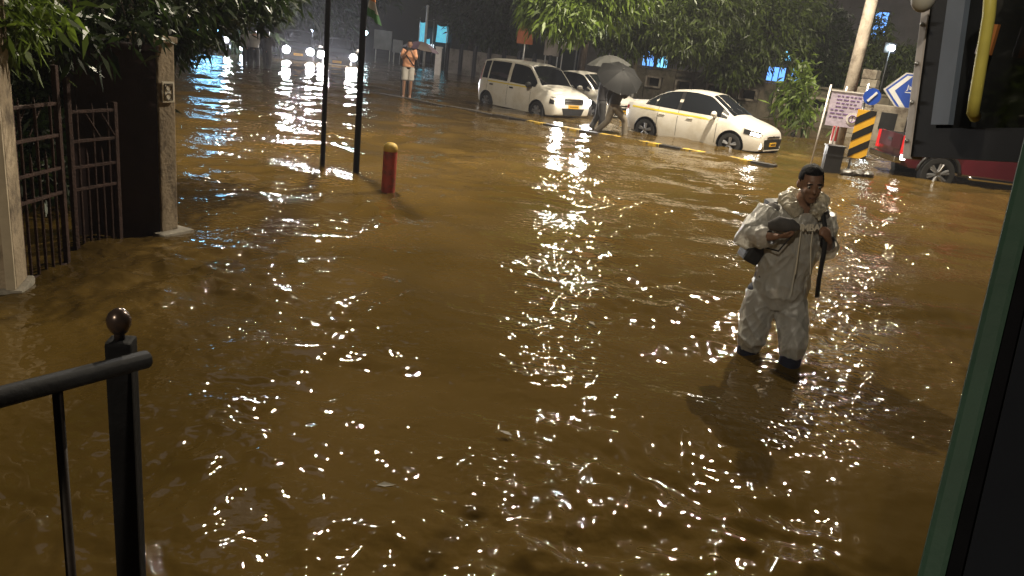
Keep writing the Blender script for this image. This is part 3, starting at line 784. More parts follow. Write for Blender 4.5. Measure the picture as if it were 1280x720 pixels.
def dressed(name, label, loc, rz, J, shirt, trousers, shoe, sleeve=.6, vox=.014, group=None, short=False, hair=True, yaw=0.0, tilt=0.0, hs=1.0, hcurl=.9):
    """J: joints in metres, facing -y. body is one skin, clothes lie over it"""
    t = thing(name, label, 'person', loc, rz, group)
    b = MB(); hm = head_mesh(b, J['head'], yaw, tilt, hs)
    b.tube([J['head'], lerp(J['head'], J['neck'], .5), J['neck']], [.045, .052, .06], 12)
    b.tube([J['neck'], J['chest'], J['waist'], J['pelvis']], [(.09, .07), (.16, .10), (.135, .095), (.155, .10)], 16, side=J.get('side', (1, 0, 0)))
    for s in ('R', 'L'):
        b.tube([lerp(J['chest'], J['sh' + s], .5), J['sh' + s], lerp(J['sh' + s], J['el' + s], .5), J['el' + s], lerp(J['el' + s], J['wr' + s], .35), J['wr' + s]], [.06, .056, .048, .038, .040, .026], 10)
        d = Vector(J['wr' + s]) - Vector(J['el' + s]); hand(b, J['wr' + s], J.get('hd' + s, tuple(d)), J.get('hn' + s, (0, -1, 0)), hcurl, 1.0, 1 if s == 'R' else -1)
        b.tube([J['hip' + s], lerp(J['hip' + s], J['kn' + s], .5), J['kn' + s], lerp(J['kn' + s], J['an' + s], .35), J['an' + s]], [.088, .075, .054, .055, .036], 12)
        a = Vector(J['an' + s]); fd = Vector(J.get('ft' + s, (0, -1, 0))).normalized()
        b.tube([a - fd * .05 + Vector((0, 0, -.04)), a + fd * .06 + Vector((0, 0, -.045)), a + fd * .17 + Vector((0, 0, -.06))], [.038, .042, .025], 8)
    me = fused(b, vox, 4); link_mesh('body', me, skin, t, True)
    c = MB(); G = .020
    c.tube([lerp(J['neck'], J['chest'], .25), J['chest'], J['waist'], lerp(J['waist'], J['pelvis'], .9)], [(.11, .085), (.18 + G, .12 + G), (.15 + G, .115 + G), (.165 + G, .125 + G)], 18, side=J.get('side', (1, 0, 0)))
    for s in ('R', 'L'):
        e = J['el' + s]; w_ = J['wr' + s]
        pts = [lerp(J['chest'], J['sh' + s], .4), J['sh' + s], lerp(J['sh' + s], e, .5), e] if sleeve > .5 else [lerp(J['chest'], J['sh' + s], .4), J['sh' + s], lerp(J['sh' + s], e, .5), lerp(J['sh' + s], e, .8)]
        rs = [.09, .082, .074, .066] if sleeve > .5 else [.09, .082, .074, .072]
        if sleeve > .9: pts += [lerp(e, w_, .5), lerp(e, w_, .92)]; rs += [.058, .046]
        c.tube(pts, rs, 12)
    link_mesh('shirt', fused(c, vox, 5, .007, .07, 1), shirt, t, True)
    c = MB(); c.tube([lerp(J['waist'], J['pelvis'], .55), J['pelvis']], [(.165, .125), (.178, .135)], 16, side=J.get('side', (1, 0, 0)))
    for s in ('R', 'L'):
        k = J['kn' + s]; a = J['an' + s]; h = J['hip' + s]
        pts = [lerp(J['pelvis'], h, .6), h, lerp(h, k, .5), k] ; rs = [.11, .112, .098, .084]
        if short: pts[-1] = lerp(h, k, .9); rs[-1] = .095
        else: pts += [lerp(k, a, .5), lerp(k, a, .93)]; rs += [.076, .068]
        c.tube(pts, rs, 14)
    link_mesh('trousers', fused(c, vox, 5, .008, .07, 3), trousers, t, True)
    if shoe is not None:
        for s in ('R', 'L'):
            a = Vector(J['an' + s]); fd = Vector(J.get('ft' + s, (0, -1, 0))).normalized(); c = MB()
            c.tube([a + Vector((0, 0, .05)), a], [.052, .05], 10); c.tube([a - fd * .07 + Vector((0, 0, -.04)), a + fd * .06 + Vector((0, 0, -.045)), a + fd * .20 + Vector((0, 0, -.058))], [(.045, .045), (.052, .05), (.034, .03)], 10)
            link_mesh('shoe', fused(c, vox, 3), shoe, t, True)
    if hair: hair_cap(t, J['head'], hm, hs)
    return t, hm

# ---- man in the clear raincoat
def raincoat_man():
    B = gp(962, 444); base = (B[0], B[1], GROUND_NEAR)
    up = -GROUND_NEAR
    def z(h): return h + up                          # heights above the water
    J = dict(head=(.165, -.06, z(1.30)), neck=(.135, .0, z(1.14)), chest=(.115, .02, z(.95)), waist=(.075, .02, z(.70)), pelvis=(.045, .03, z(.55)),
             shR=(-.055, .04, z(1.08)), elR=(-.215, -.02, z(.91)), wrR=(-.075, -.21, z(.965)), shL=(.295, .03, z(1.06)), elL=(.375, .06, z(.80)), wrL=(.295, -.17, z(.93)),
             hipR=(-.06, .04, z(.50)), knR=(-.115, -.02, z(.14)), anR=(-.135, .17, .10), hipL=(.145, .03, z(.50)), knL=(.145, -.16, z(.14)), anL=(.12, -.12, .10),
             hdR=(.9, -.25, .1), hnR=(.2, .2, 1), hdL=(-.35, -.4, .55), hnL=(-.5, .6, 0))
    t, hm = dressed('person', 'man in clear plastic raincoat wading knee-deep with shoulder bag', base, 0, J,
                    mat('grey_shirt', (.15, .14, .135), .85, 0, .2, 20), mat('navy_trousers', (.012, .016, .035), .7, 0, .25, 15), mat('black_shoe', (.01, .01, .012), .5),
                    .6, .011, None, False, True, rad(-4), rad(8), 1.04, 1.0)
    # eyes, brows and mouth on the face
    hc = Vector(J['head'])
    for sg in (-1, 1):
        p = hc + hm @ (Vector((sg * .032, -.087, .006)) * 1.04); e = MB().ball(p, .0105, 8, 6).build('eye', mat('eye_white', (.5, .47, .44), .2, 0, 0), t, True)
        MB().ball(hc + hm @ (Vector((sg * .032, -.0965, .006)) * 1.04), .0055, 8, 6).build('iris', hair_m, e, True)
        b0 = [hc + hm @ (Vector((sg * u, -.102 + abs(u - .03) * .25, .028 - abs(u - .03) * .15)) * 1.04) for u in (.012, .030, .052)]
        MB().tube(b0, [.004, .0055, .003], 6).build('eyebrow', hair_m, t, True)
    MB().tube([hc + hm @ (Vector((u, -.0985 + abs(u) * .3, -.066)) * 1.04) for u in (-.024, 0, .024)], [.002, .004, .002], 6).build('lips', mat('lips', (.14, .055, .045), .45), t, True)
    film = film_mat('clear_raincoat_film', (.97, .95, .89), .82)
    c = MB()                                           # coat body, gathered hood, sleeves
    S_ = (1, 0, 0)
    c.tube([(.135, .01, z(1.13)), (.12, .02, z(1.0)), (.10, .02, z(.86)), (.075, .02, z(.66)), (.06, .02, z(.50)), (.05, .02, z(.40))],
           [(.13, .11), (.225, .155), (.210, .160), (.195, .155), (.205, .165), (.17, .13)], 24, side=S_)
    c.tube([J['shR'], lerp(J['shR'], J['elR'], .5), J['elR'], lerp(J['elR'], J['wrR'], .5), lerp(J['elR'], J['wrR'], .86)], [.100, .094, .096, .078, .050], 14)
    c.tube([J['shL'], lerp(J['shL'], J['elL'], .5), J['elL'], lerp(J['elL'], J['wrL'], .5), lerp(J['elL'], J['wrL'], .84)], [.100, .096, .098, .078, .050], 14)
    for s in ('R', 'L'):
        h, k, a = J['hip' + s], J['kn' + s], J['an' + s]
        c.tube([h, lerp(h, k, .35), lerp(h, k, .75), lerp(h, k, 1.0), lerp(k, a, .16)], [(.118, .12), (.116, .12), (.106, .11), (.098, .10), (.084, .084)], 16)
    me = crease(fused(c, .009, 3, .006, .12, 5), .015, .13, 2)
    # open the hems: drop faces at wrists and below the knees, and the neck
    bm = bmesh.new(); bm.from_mesh(me); kill = []
    ends = [(lerp(J['elR'], J['wrR'], .93), .062), (lerp(J['elL'], J['wrL'], .91), .062), ((.135, -.02, z(1.15)), .10)]
    for f in bm.faces:
        p = f.calc_center_median()
        if any((p - Vector(e)).length < r_ for e, r_ in ends): kill.append(f)
    bmesh.ops.delete(bm, geom=kill, context='FACES'); bm.to_mesh(me); bm.free()
    coat = link_mesh('raincoat', me, film, t, True)
    # hood lying open round the neck
    ring = []; rr = []
    for k in range(21):
        a = rad(-62) + rad(304) * k / 20
        ring.append((.14 + .098 * math.sin(a) * (1.0), .015 - .105 * math.cos(a) * -1 - .02, z(1.17) - .085 * max(0, -math.cos(a - PI)) ** 1 * 0 + .03 * math.cos(a - 0) * 1))
    pts = []
    for k in range(25):
        a = rad(28) + rad(304) * k / 24                     # gap at the throat (-y)
        x = .145 + .112 * math.sin(a); y = -.01 - .100 * math.cos(a); h = 1.165 + .035 * (1 - math.cos(a)) / 2 - .10 * max(0, math.cos(a)) ** 2
        pts.append((x, y, z(h))); rr.append((.040 + .012 * math.sin(a * 3) ** 2, .062 - .012 * abs(math.cos(a))))
    hb = MB().tube(pts, rr, 12, side=(0, 0, 1))
    link_mesh('hood', crease(fused(hb, .008, 2), .014, .08, 4), film_mat('raincoat_hood_film', (.82, .75, .60), .80), coat, True)
    for dx in (-.035, .045):
        MB().tube([(.14 + dx, -.15, z(1.04)), (.12 + dx, -.205, z(.90)), (.125 + dx * 1.3, -.215, z(.70))], .0045, 6).build('drawstring', mat('cream_cord', (.6, .55, .45), .8), coat)
    MB().tube([(.10, -.17, z(1.03)), (.085, -.20, z(.85)), (.07, -.205, z(.55))], .004, 5).build('zip', mat('white_zip', (.6, .58, .52), .5), coat)
    # lettering across the shirt, read through the film
    tm = text_mesh('MUMBAI', .064, .002); o = link_mesh('shirt_lettering', tm, mat('pale_print', (.72, .66, .55), .7), t)
    o.location = (.120, -.185, z(1.02)); o.rotation_euler = (rad(80), 0, rad(6))
    # black satchel strap over his left shoulder
    strap = MB(); strap.tube([(.235, .12, z(1.12)), (.245, .03, z(1.19)), (.25, -.09, z(1.14)), (.262, -.185, z(1.0)), (.262, -.20, z(.86)), (.25, -.205, z(.66)), (.27, -.16, z(.52))], [(.017, .006)] * 7, 8, side=(1, 0, 0))
    bag = thing('backpack', 'black backpack worn by the man in the clear raincoat, strap over shoulder', 'bag', base)
    strap.build('strap', mat('black_webbing', (.008, .008, .009), .75), bag, True)
    MB().box((.12, .29, z(.92)), (.30, .16, .42)).build('pack', mat('black_nylon', (.010, .010, .011), .6, 0, .3, 30), bag, bevel=.05)
    sb = thing('shoulder_bag', 'small black bag slung at the hip of the man in the clear raincoat', 'bag', base)
    MB().box((-.155, .06, z(.80)), (.12, .20, .17), rot=Matrix.Rotation(rad(28), 3, 'Y')).build('pouch', MATS['black_nylon'], sb, bevel=.03)
    MB().tube([(-.155, -.05, z(.86)), (-.05, -.20, z(.86)), (.02, -.235, z(.98)), (.03, -.20, z(1.03))], .006, 6).build('cord', MATS['black_webbing'], sb, True)
    ph = thing('wrapped_phone', 'grey pouch held up in the right hand of the man in the raincoat', 'pouch', base)
    q = MB(); q.tube([(-.14, -.20, z(1.035)), (-.075, -.22, z(1.055)), (.0, -.24, z(1.05)), (.06, -.25, z(1.035))], [(.018, .030), (.035, .055), (.032, .050), (.012, .018)], 12, side=(0, 1, 0))
    link_mesh('pouch', fused(q, .008, 3, .004, .04), mat('grey_cloth_pouch', (.075, .07, .07), .8, 0, .2, 20), ph, True)
    for o_ in (t, bag, sb, ph): o_.rotation_euler = (0, rad(-6.0), 0); o_.scale = (.95, .95, .96)
    return t
raincoat_man()

# ---- helpers for the smaller figures
def stand(side_lean=0.0, stride=.0):
    up = .22
    return dict(head=(0, -.02, 1.60), neck=(0, .01, 1.45), chest=(0, .02, 1.26), waist=(0, .02, 1.04), pelvis=(0, .02, .93),
                shR=(-.18, .02, 1.40), elR=(-.23, .03, 1.12), wrR=(-.22, -.12, .92), shL=(.18, .02, 1.40), elL=(.23, .03, 1.12), wrL=(.22, -.12, .92),
                hipR=(-.09, .02, .88), knR=(-.10, -.03 - stride * .3, .50), anR=(-.10, .02 - stride, .09), hipL=(.09, .02, .88), knL=(.10, -.03, .50), anL=(.10, .05 + stride, .09))

def photographer():
    P = gp(508, 121); base = (P[0], P[1], .01); J = stand()
    for k, v in J.items(): J[k] = (v[0], v[1], v[2] - .06)
    J.update(elR=(-.20, -.14, 1.12), wrR=(-.05, -.30, 1.36), elL=(.21, -.14, 1.12), wrL=(.05, -.30, 1.36), hdR=(.35, -.4, .6), hdL=(-.35, -.4, .6), hnR=(1, 0, 0), hnL=(-1, 0, 0))
    t, hm = dressed('person', 'person in peach shirt and pale shorts taking a photo while standing on the kerb', base, rad(8), J,
                    mat('peach_shirt', (.62, .30, .17), .8, 0, .1, 8), mat('pale_grey_shorts', (.36, .34, .31), .8, 0, .12, 8), None, .4, .017, None, True)
    b = thing('sling_bag', 'black sling bag across the peach shirt of the person on the kerb', 'bag', base, rad(8))
    MB().tube([(-.17, -.02, 1.37), (-.08, -.17, 1.22), (.06, -.185, 1.05), (.17, -.09, .93)], [(.02, .006)] * 4, 8, side=(0, 0, 1)).build('strap', MATS['black_webbing'], b, True)
    MB().box((-.20, .12, 1.10), (.16, .14, .42)).build('pouch', MATS['black_nylon'], b, bevel=.03)
    c = thing('phone', 'dark phone held up by the person standing on the kerb', 'phone', base, rad(8))
    MB().box((0, -.37, 1.42), (.15, .012, .075)).build('case', trim, c, bevel=.004)
    MB().box((.055, -.378, 1.435), (.02, .006, .02)).build('camera_bump', car_glass, c)
photographer()
um_black = mat('black_umbrella_cloth', (.014, .014, .014), .6, 0, .15, 8, spec=.2)
um_grey = mat('grey_umbrella_cloth', (.075, .075, .07), .6, 0, .12, 8, spec=.3)
um_purple = mat('purple_brown_umbrella_cloth', (.07, .045, .07), .6, 0, .25, 4)
def person_behind():
    P = gp(508, 121) + np.array([-.22, 1.1, 0]); base = (P[0], P[1], GROUND_FAR); J = stand()
    J.update(elR=(-.22, -.12, 1.14), wrR=(.0, -.22, 1.22), hdR=(.4, 0, .6), hnR=(0, 1, 0))
    t, hm = dressed('person', 'dark-clothed person under a purple-brown umbrella behind the one in peach shirt', base, rad(20), J, mat('dark_shirt', (.02, .018, .02), .8), mat('dark_trousers', (.025, .024, .024), .8), None, .95, .02)
    umbrella('purple and brown open umbrella behind the person in the peach shirt', (base[0] + .45, base[1] - .2, 1.66), (.10, .05, 1), .60, um_purple, None, 'umbrella', None, mat('brown_umbrella_cloth', (.06, .045, .04), .5))
person_behind()

def walker():
    P = gp(764, 166); base = (P[0], P[1], GROUND_FAR)
    J = stand()                                             # he walks towards -y of his own frame
    J.update(head=(0, -.12, 1.58), neck=(0, -.08, 1.44), chest=(0, -.06, 1.26), knR=(-.09, -.30, .55), anR=(-.09, -.36, .11), knL=(.09, .10, .50), anL=(.09, .44, .20),
             elR=(-.24, -.10, 1.16), wrR=(-.10, -.30, 1.26), elL=(.23, .10, 1.14), wrL=(.24, .04, .90), hdR=(.1, 0, .6), hnR=(0, 1, 0), ftL=(0, -.8, -.5))
    t, hm = dressed('person', 'striding person whose upper body is hidden by a black umbrella near the sedan', base, rad(115), J,
                    mat('dark_grey_shirt', (.05, .048, .045), .8), mat('khaki_grey_trousers', (.17, .145, .11), .8, 0, .2, 8), mat('brown_sandal', (.05, .03, .02), .6), .95, .018)
    C_ = at(778, 92, float(np.linalg.norm(P - CPOS)) - .55)
    umbrella('black open umbrella tilted towards the road, held by the striding person', (C_[0], C_[1], C_[2] + .08), (.16, -.62, .76), .60, um_black)
    # second walker hidden behind
    Q = P + np.array([-.25, 1.0, 0]); J2 = stand(); J2.update(elR=(-.22, -.12, 1.14), wrR=(.0, -.22, 1.22), hdR=(.4, 0, .6), hnR=(0, 1, 0), anL=(.1, .25, .10), knL=(.1, .05, .5))
    dressed('person', 'person in dark clothes hidden behind the black umbrella, under a grey one', (Q[0], Q[1], GROUND_FAR), rad(100), J2, MATS['dark_shirt'], MATS['dark_trousers'], None, .95, .022)
    T = at(762, 69, float(np.linalg.norm(Q - CPOS)))
    umbrella('grey open umbrella showing above the black one', (T[0], T[1], T[2]), (-.10, -.05, 1), .58, um_grey)
walker()

FARP = 'people wading with umbrellas far down the road'
def far_people():
    for i, (px, py, um, lean) in enumerate(((334, 86, True, 0), (318, 82, False, 0), (309, 81, True, 0))):
        P = gp(px, py); J = stand(0, .12 if i % 2 else -.1)
        J.update(elR=(-.22, -.12, 1.14), wrR=(.0, -.22, 1.22), hdR=(.4, 0, .6), hnR=(0, 1, 0))
        lab = ['dark figure under an umbrella wading in front of the glaring headlamps', 'figure in a pale shirt wading between two people with umbrellas', 'figure under an umbrella wading beside the overhanging foliage'][i]
        sh_ = [MATS['dark_shirt'], mat('pale_shirt', (.4, .38, .36), .8), MATS['grey_shirt']][i]
        dressed('person', lab, (P[0], P[1], GROUND_NEAR + .05), rad(170 + 15 * i), J, sh_, MATS['dark_trousers'], None, .95, .03, FARP)
        if um: umbrella(['dark umbrella held up before the glaring headlamps', '', 'dark umbrella held up beside the overhanging foliage'][i], (P[0] + .1, P[1] - .05, 1.62), (.1, 0, 1), .55, um_black, 'umbrellas far down the road')
far_people()

# ================================================================ left side: gate, pillars, wall
def left_side():
    # near pillar: lit narrow face to the road, dark broad face to the gate
    A = gp(203, 291); Bp = gp(223, 287); W = gp(150, 296)
    dx = (Bp - A); wdt = .20; e1 = np.array([dx[0], dx[1], 0]); e1 /= np.linalg.norm(e1)
    ztop = zpix(52, A)
    t = thing('gate_pillar', 'tall concrete gate pillar with a small white plaque beside the flooded road', 'pillar', (A[0], A[1], GROUND_NEAR), math.atan2(e1[1], e1[0]))
    plaster = mat('stained_cream_plaster', (.34, .27, .185), .85, 0, .18, 5, .4, 35, dirt=(.13, .10, .07), dscale=4)
    H = ztop - GROUND_NEAR
    MB().box((.085, .16, H / 2), (.17, .32, H)).build('shaft', plaster, t, bevel=.012)
    MB().box((.085, .16, H + .02), (.21, .36, .05)).build('cap', plaster, t, bevel=.01)
    MB().tube([(.185, .05, .1), (.185, .05, H - .05)], .016, 8).build('conduit', mat('grey_pipe', (.2, .19, .18), .5), t, True)
    MB().box((.10, .13, .16), (.34, .46, .34)).build('plinth', concrete, t, bevel=.03)
    zp = zpix(115, A) - GROUND_NEAR
    pq = MB().box((.085, -.012, zp), (.12, .014, .17)).build('plaque', mat('white_plaque', (.72, .66, .54), .6), t, bevel=.004)
    q = MB()
    for zz in (-.035, .035):
        q.tube([(.085 + .028 * math.cos(a), -.021, zp + zz + .026 * math.sin(a)) for a in np.linspace(0, 2 * PI, 13)], .003, 5, False)
    q.tube([(.045, -.021, zp - .065), (.125, -.021, zp - .065), (.125, -.021, zp + .068), (.045, -.021, zp + .068), (.045, -.021, zp - .065)], .003, 5, False)
    q.build('plaque_marking', trim, pq)
    # dark wall stub: the pillar's shaded broad face put into colour
    v = W - A; L = .62; ev = np.array([v[0], v[1], 0]); ev /= np.linalg.norm(ev); 
    w = thing('shaded_face_wall', 'maroon wall stub coloured dark as the shaded broad face of the concrete pillar', 'wall', (A[0], A[1], GROUND_NEAR), math.atan2(ev[1], ev[0]))
    maroon = mat('shaded_maroon_plaster', (.032, .017, .016), .85, 0, .25, 4, .3, 25)
    MB().box((L / 2 + .01, -.10, (H - .08) / 2), (L, .18, H - .08)).build('wall_body', maroon, w, bevel=.01)
    MB().box((L / 2 + .01, -.10, H - .055), (L + .03, .24, .05)).build('coping', maroon, w, bevel=.01)
    # second pillar at the frame's edge
    C_ = gp(22, 366); zc = zpix(48, C_); Hc = zc - GROUND_NEAR + .3
    p2 = thing('gate_pillar', 'pale concrete gate pillar under bright leaves at the near end of the gate', 'pillar', (C_[0], C_[1], GROUND_NEAR), rad(20))
    MB().box((-.13, .13, Hc / 2), (.26, .26, Hc)).build('shaft', plaster, p2, bevel=.012)
    MB().box((-.03, -.012, Hc / 2), (.055, .03, Hc - .02)).build('lit_face_strip', mat('lit_face_plaster', (.42, .35, .25), .8, 0, .15, 6, .2, 30), p2, bevel=.008)  # paler strip colours in the light on the pillar's right face
    MB().box((-.13, .13, .17), (.34, .34, .36)).build('plinth', concrete, p2, bevel=.03)
    # rusty gate leaves: stiles, rails, bars each their own piece
    rust = mat('rusty_iron', (.055, .027, .02), .75, .3, .35, 14, .4, 60)
    def leaf(Pa, Pb, ytopA, n, label, tall):
        v = Pb - Pa; Lg = float(np.hypot(v[0], v[1]))
        g_ = thing('gate_leaf', label, 'gate', (Pa[0], Pa[1], GROUND_NEAR), math.atan2(v[1], v[0]), 'rusty iron gate leaves')
        H_ = ytopA - GROUND_NEAR
        for x in (0.0, Lg): MB().box((x, 0, H_ / 2 + (.10 if x > 0 else .0)), (.036, .036, H_ + (.2 if x > 0 else 0))).build('stile', rust, g_, bevel=.006)
        rails = (.30, H_ * .55, H_ * .62 + .07, H_ - .28, H_ - .06)
        for z_ in rails: MB().box((Lg / 2, 0, z_), (Lg - .03, .026, .024)).build('rail', rust, g_, bevel=.004)
        for i in range(n):
            x = Lg * (i + 1) / (n + 1); hh = H_ - .06 if i % 2 == 0 else H_ * .72
            MB().tube([(x, 0, .12), (x, 0, hh), (x, 0, hh + .06)], [.011, .011, .002], 8).build('bar', rust, g_)
        for i in range(n // 2):
            x0 = Lg * (i * 2 + .3) / (n + 1); x1 = Lg * (i * 2 + 2) / (n + 1)
            MB().tube([(x0, .012, H_ - .26), (x1, .012, H_ - .08)], .007, 6).build('brace', rust, g_)
    leaf(gp(30, 350), gp(84, 326), zpix(118, gp(84, 326)), 5, 'rusty barred gate leaf hung on the pale near pillar', True)
    leaf(gp(150, 298), gp(96, 312), zpix(130, gp(110, 310)), 5, 'rusty barred gate leaf hung beside the maroon wall stub coloured as shade', False)
left_side()

# thin black poles, flag, bollard
def pole(px, py, r, H, label):
    P = gp(px, py); t = thing('black_pole', label, 'pole', (P[0], P[1], GROUND_NEAR))
    MB().tube([(0, 0, 0), (0, 0, H)], [r, r * .9], 12).build('shaft', black_metal, t, True)
    MB().lathe([(r * 1.7, -.02), (r * 1.7, .12), (r * 1.1, .15)], 14).build('sleeve', black_metal, t, True)
    return t, P
lp, LP = pole(403, 208, .036, 8.2, 'slim black lamp post standing in the water beside the flagpole')
MB().tube([(0, 0, 8.15), (-.1, .5, 8.35), (-.15, .9, 8.33)], .03, 8).build('arm', black_metal, lp, True)
_h = MB().box((-.17, 1.15, 8.33), (.26, .6, .10)).build('lamp_head', black_metal, lp, bevel=.02)
MB().box((-.17, 1.15, 8.275), (.18, .45, .008)).build('lamp_lens', mat('street_lamp_lens', (.9, .9, .9), .2, 0, 0, emit=60, ecol=WARM), _h)
area_light(lp, (-.17, 1.15, 8.26), 1500, (.14, .3), WARM)
fp, FP = pole(445, 215, .044, 5.4, 'thicker black pole carrying a small drooping flag')
def flag():
    zt = zpix(-14, FP) - GROUND_NEAR; zb = zpix(30, FP) - GROUND_NEAR
    t = thing('flag', 'small wet saffron, white and green flag drooping from the black pole', 'flag', (FP[0], FP[1], GROUND_NEAR))
    bands = (((.55, .20, .06), 'saffron_cloth'), ((.45, .42, .38), 'white_cloth'), ((.06, .20, .07), 'green_cloth'))
    nx, nz = 9, 12
    for b in range(3):
        vs = []; fs = []
        for i in range(nx):
            u = i / (nx - 1)
            for k in range(nz):
                w = (b + k / (nz - 1)) / 3                  # across the cloth, top to bottom
                x = .05 + .17 * u * (.5 + .5 * w) + .012 * math.sin(9 * u + 5 * w); zz = zt - (zt - zb) * (.72 * w + .28 * u * (.4 + .6 * w)) ; y = .035 * math.sin(11 * u + 3 * w) * (.3 + u)
                vs.append((x, y, zz))
        for i in range(nx - 1):
            for k in range(nz - 1): fs.append((i * nz + k, (i + 1) * nz + k, (i + 1) * nz + k + 1, i * nz + k + 1))
        MB().add(vs, fs).build('cloth_band', mat(bands[b][1], bands[b][0], .75, 0, .15, 12), t, True)
flag()
def bollard():
    P = gp(485, 240); t = thing('bollard', 'red bollard with yellow domed cap standing in the flood', 'bollard', (P[0], P[1], GROUND_NEAR))
    H = zpix(186, P) - GROUND_NEAR; r = .085
    MB().tube([(0, 0, 0), (0, 0, H * .3), (0, 0, H - .05), (0, 0, H)], [r * .97, r, r, r * .99], 20).build('post', mat('faded_red_paint', (.30, .035, .02), .5, 0, .2, 8, .2, 30, dirt=(.12, .03, .02), dscale=6), t, 'auto')
    MB().lathe([(r * 1.02, H - .03), (r * 1.02, H + .015), (r * .9, H + .045), (r * .55, H + .07), (.005, H + .08)], 20).build('cap', mat('dull_yellow_paint', (.50, .33, .05), .55, 0, .2, 12), t, True)
bollard()

# foreground iron railing
def railing():
    d = 1.55
    Pt = at(151, 424, d); Pb = np.array([Pt[0], Pt[1], GROUND_NEAR])
    t = thing('iron_railing', 'black iron railing end post with round finial in the near foreground', 'railing', (Pb[0], Pb[1], GROUND_NEAR))
    H = Pt[2] - GROUND_NEAR; yaw = rad(12)
    post = MB().box((0, 0, H / 2), (.044, .044, H), rz=yaw).build('post', black_metal, t, bevel=.006)
    MB().lathe([(.009, 0), (.009, .010), (.014, .015), (.020, .027), (.021, .038), (.017, .049), (.008, .057), (.001, .059)], 18, (-.002, 0, H)).build('finial', mat('tarnished_finial', (.10, .07, .06), .25, .6, .3, 20), t, True)
    # rail: passes the post and runs out of frame to the left
    Re = at(183, 449, d - .01); Rl = at(-10, 499, d - .16)
    v = Rl - Re; Rl2 = Re + v * 3.0
    loc = lambda q: (q[0] - Pb[0], q[1] - Pb[1], q[2] - GROUND_NEAR)
    MB().tube([loc(Re), loc(Rl2)], .0165, 12).build('top_rail', black_metal, t, True)
    q = Re + v * ((183 - 62) / 193.0); xl = loc(q)
    for k in range(4):
        s = Re + v * ((183 - 62) / 193.0) * (1 + k * .9); xl = loc(s)
        MB().tube([(xl[0], xl[1], xl[2]), (xl[0], xl[1], .05)], .0085, 8).build('baluster', mat('rusted_black_bar', (.03, .022, .018), .5, .4, .3, 20), t, True)
railing()

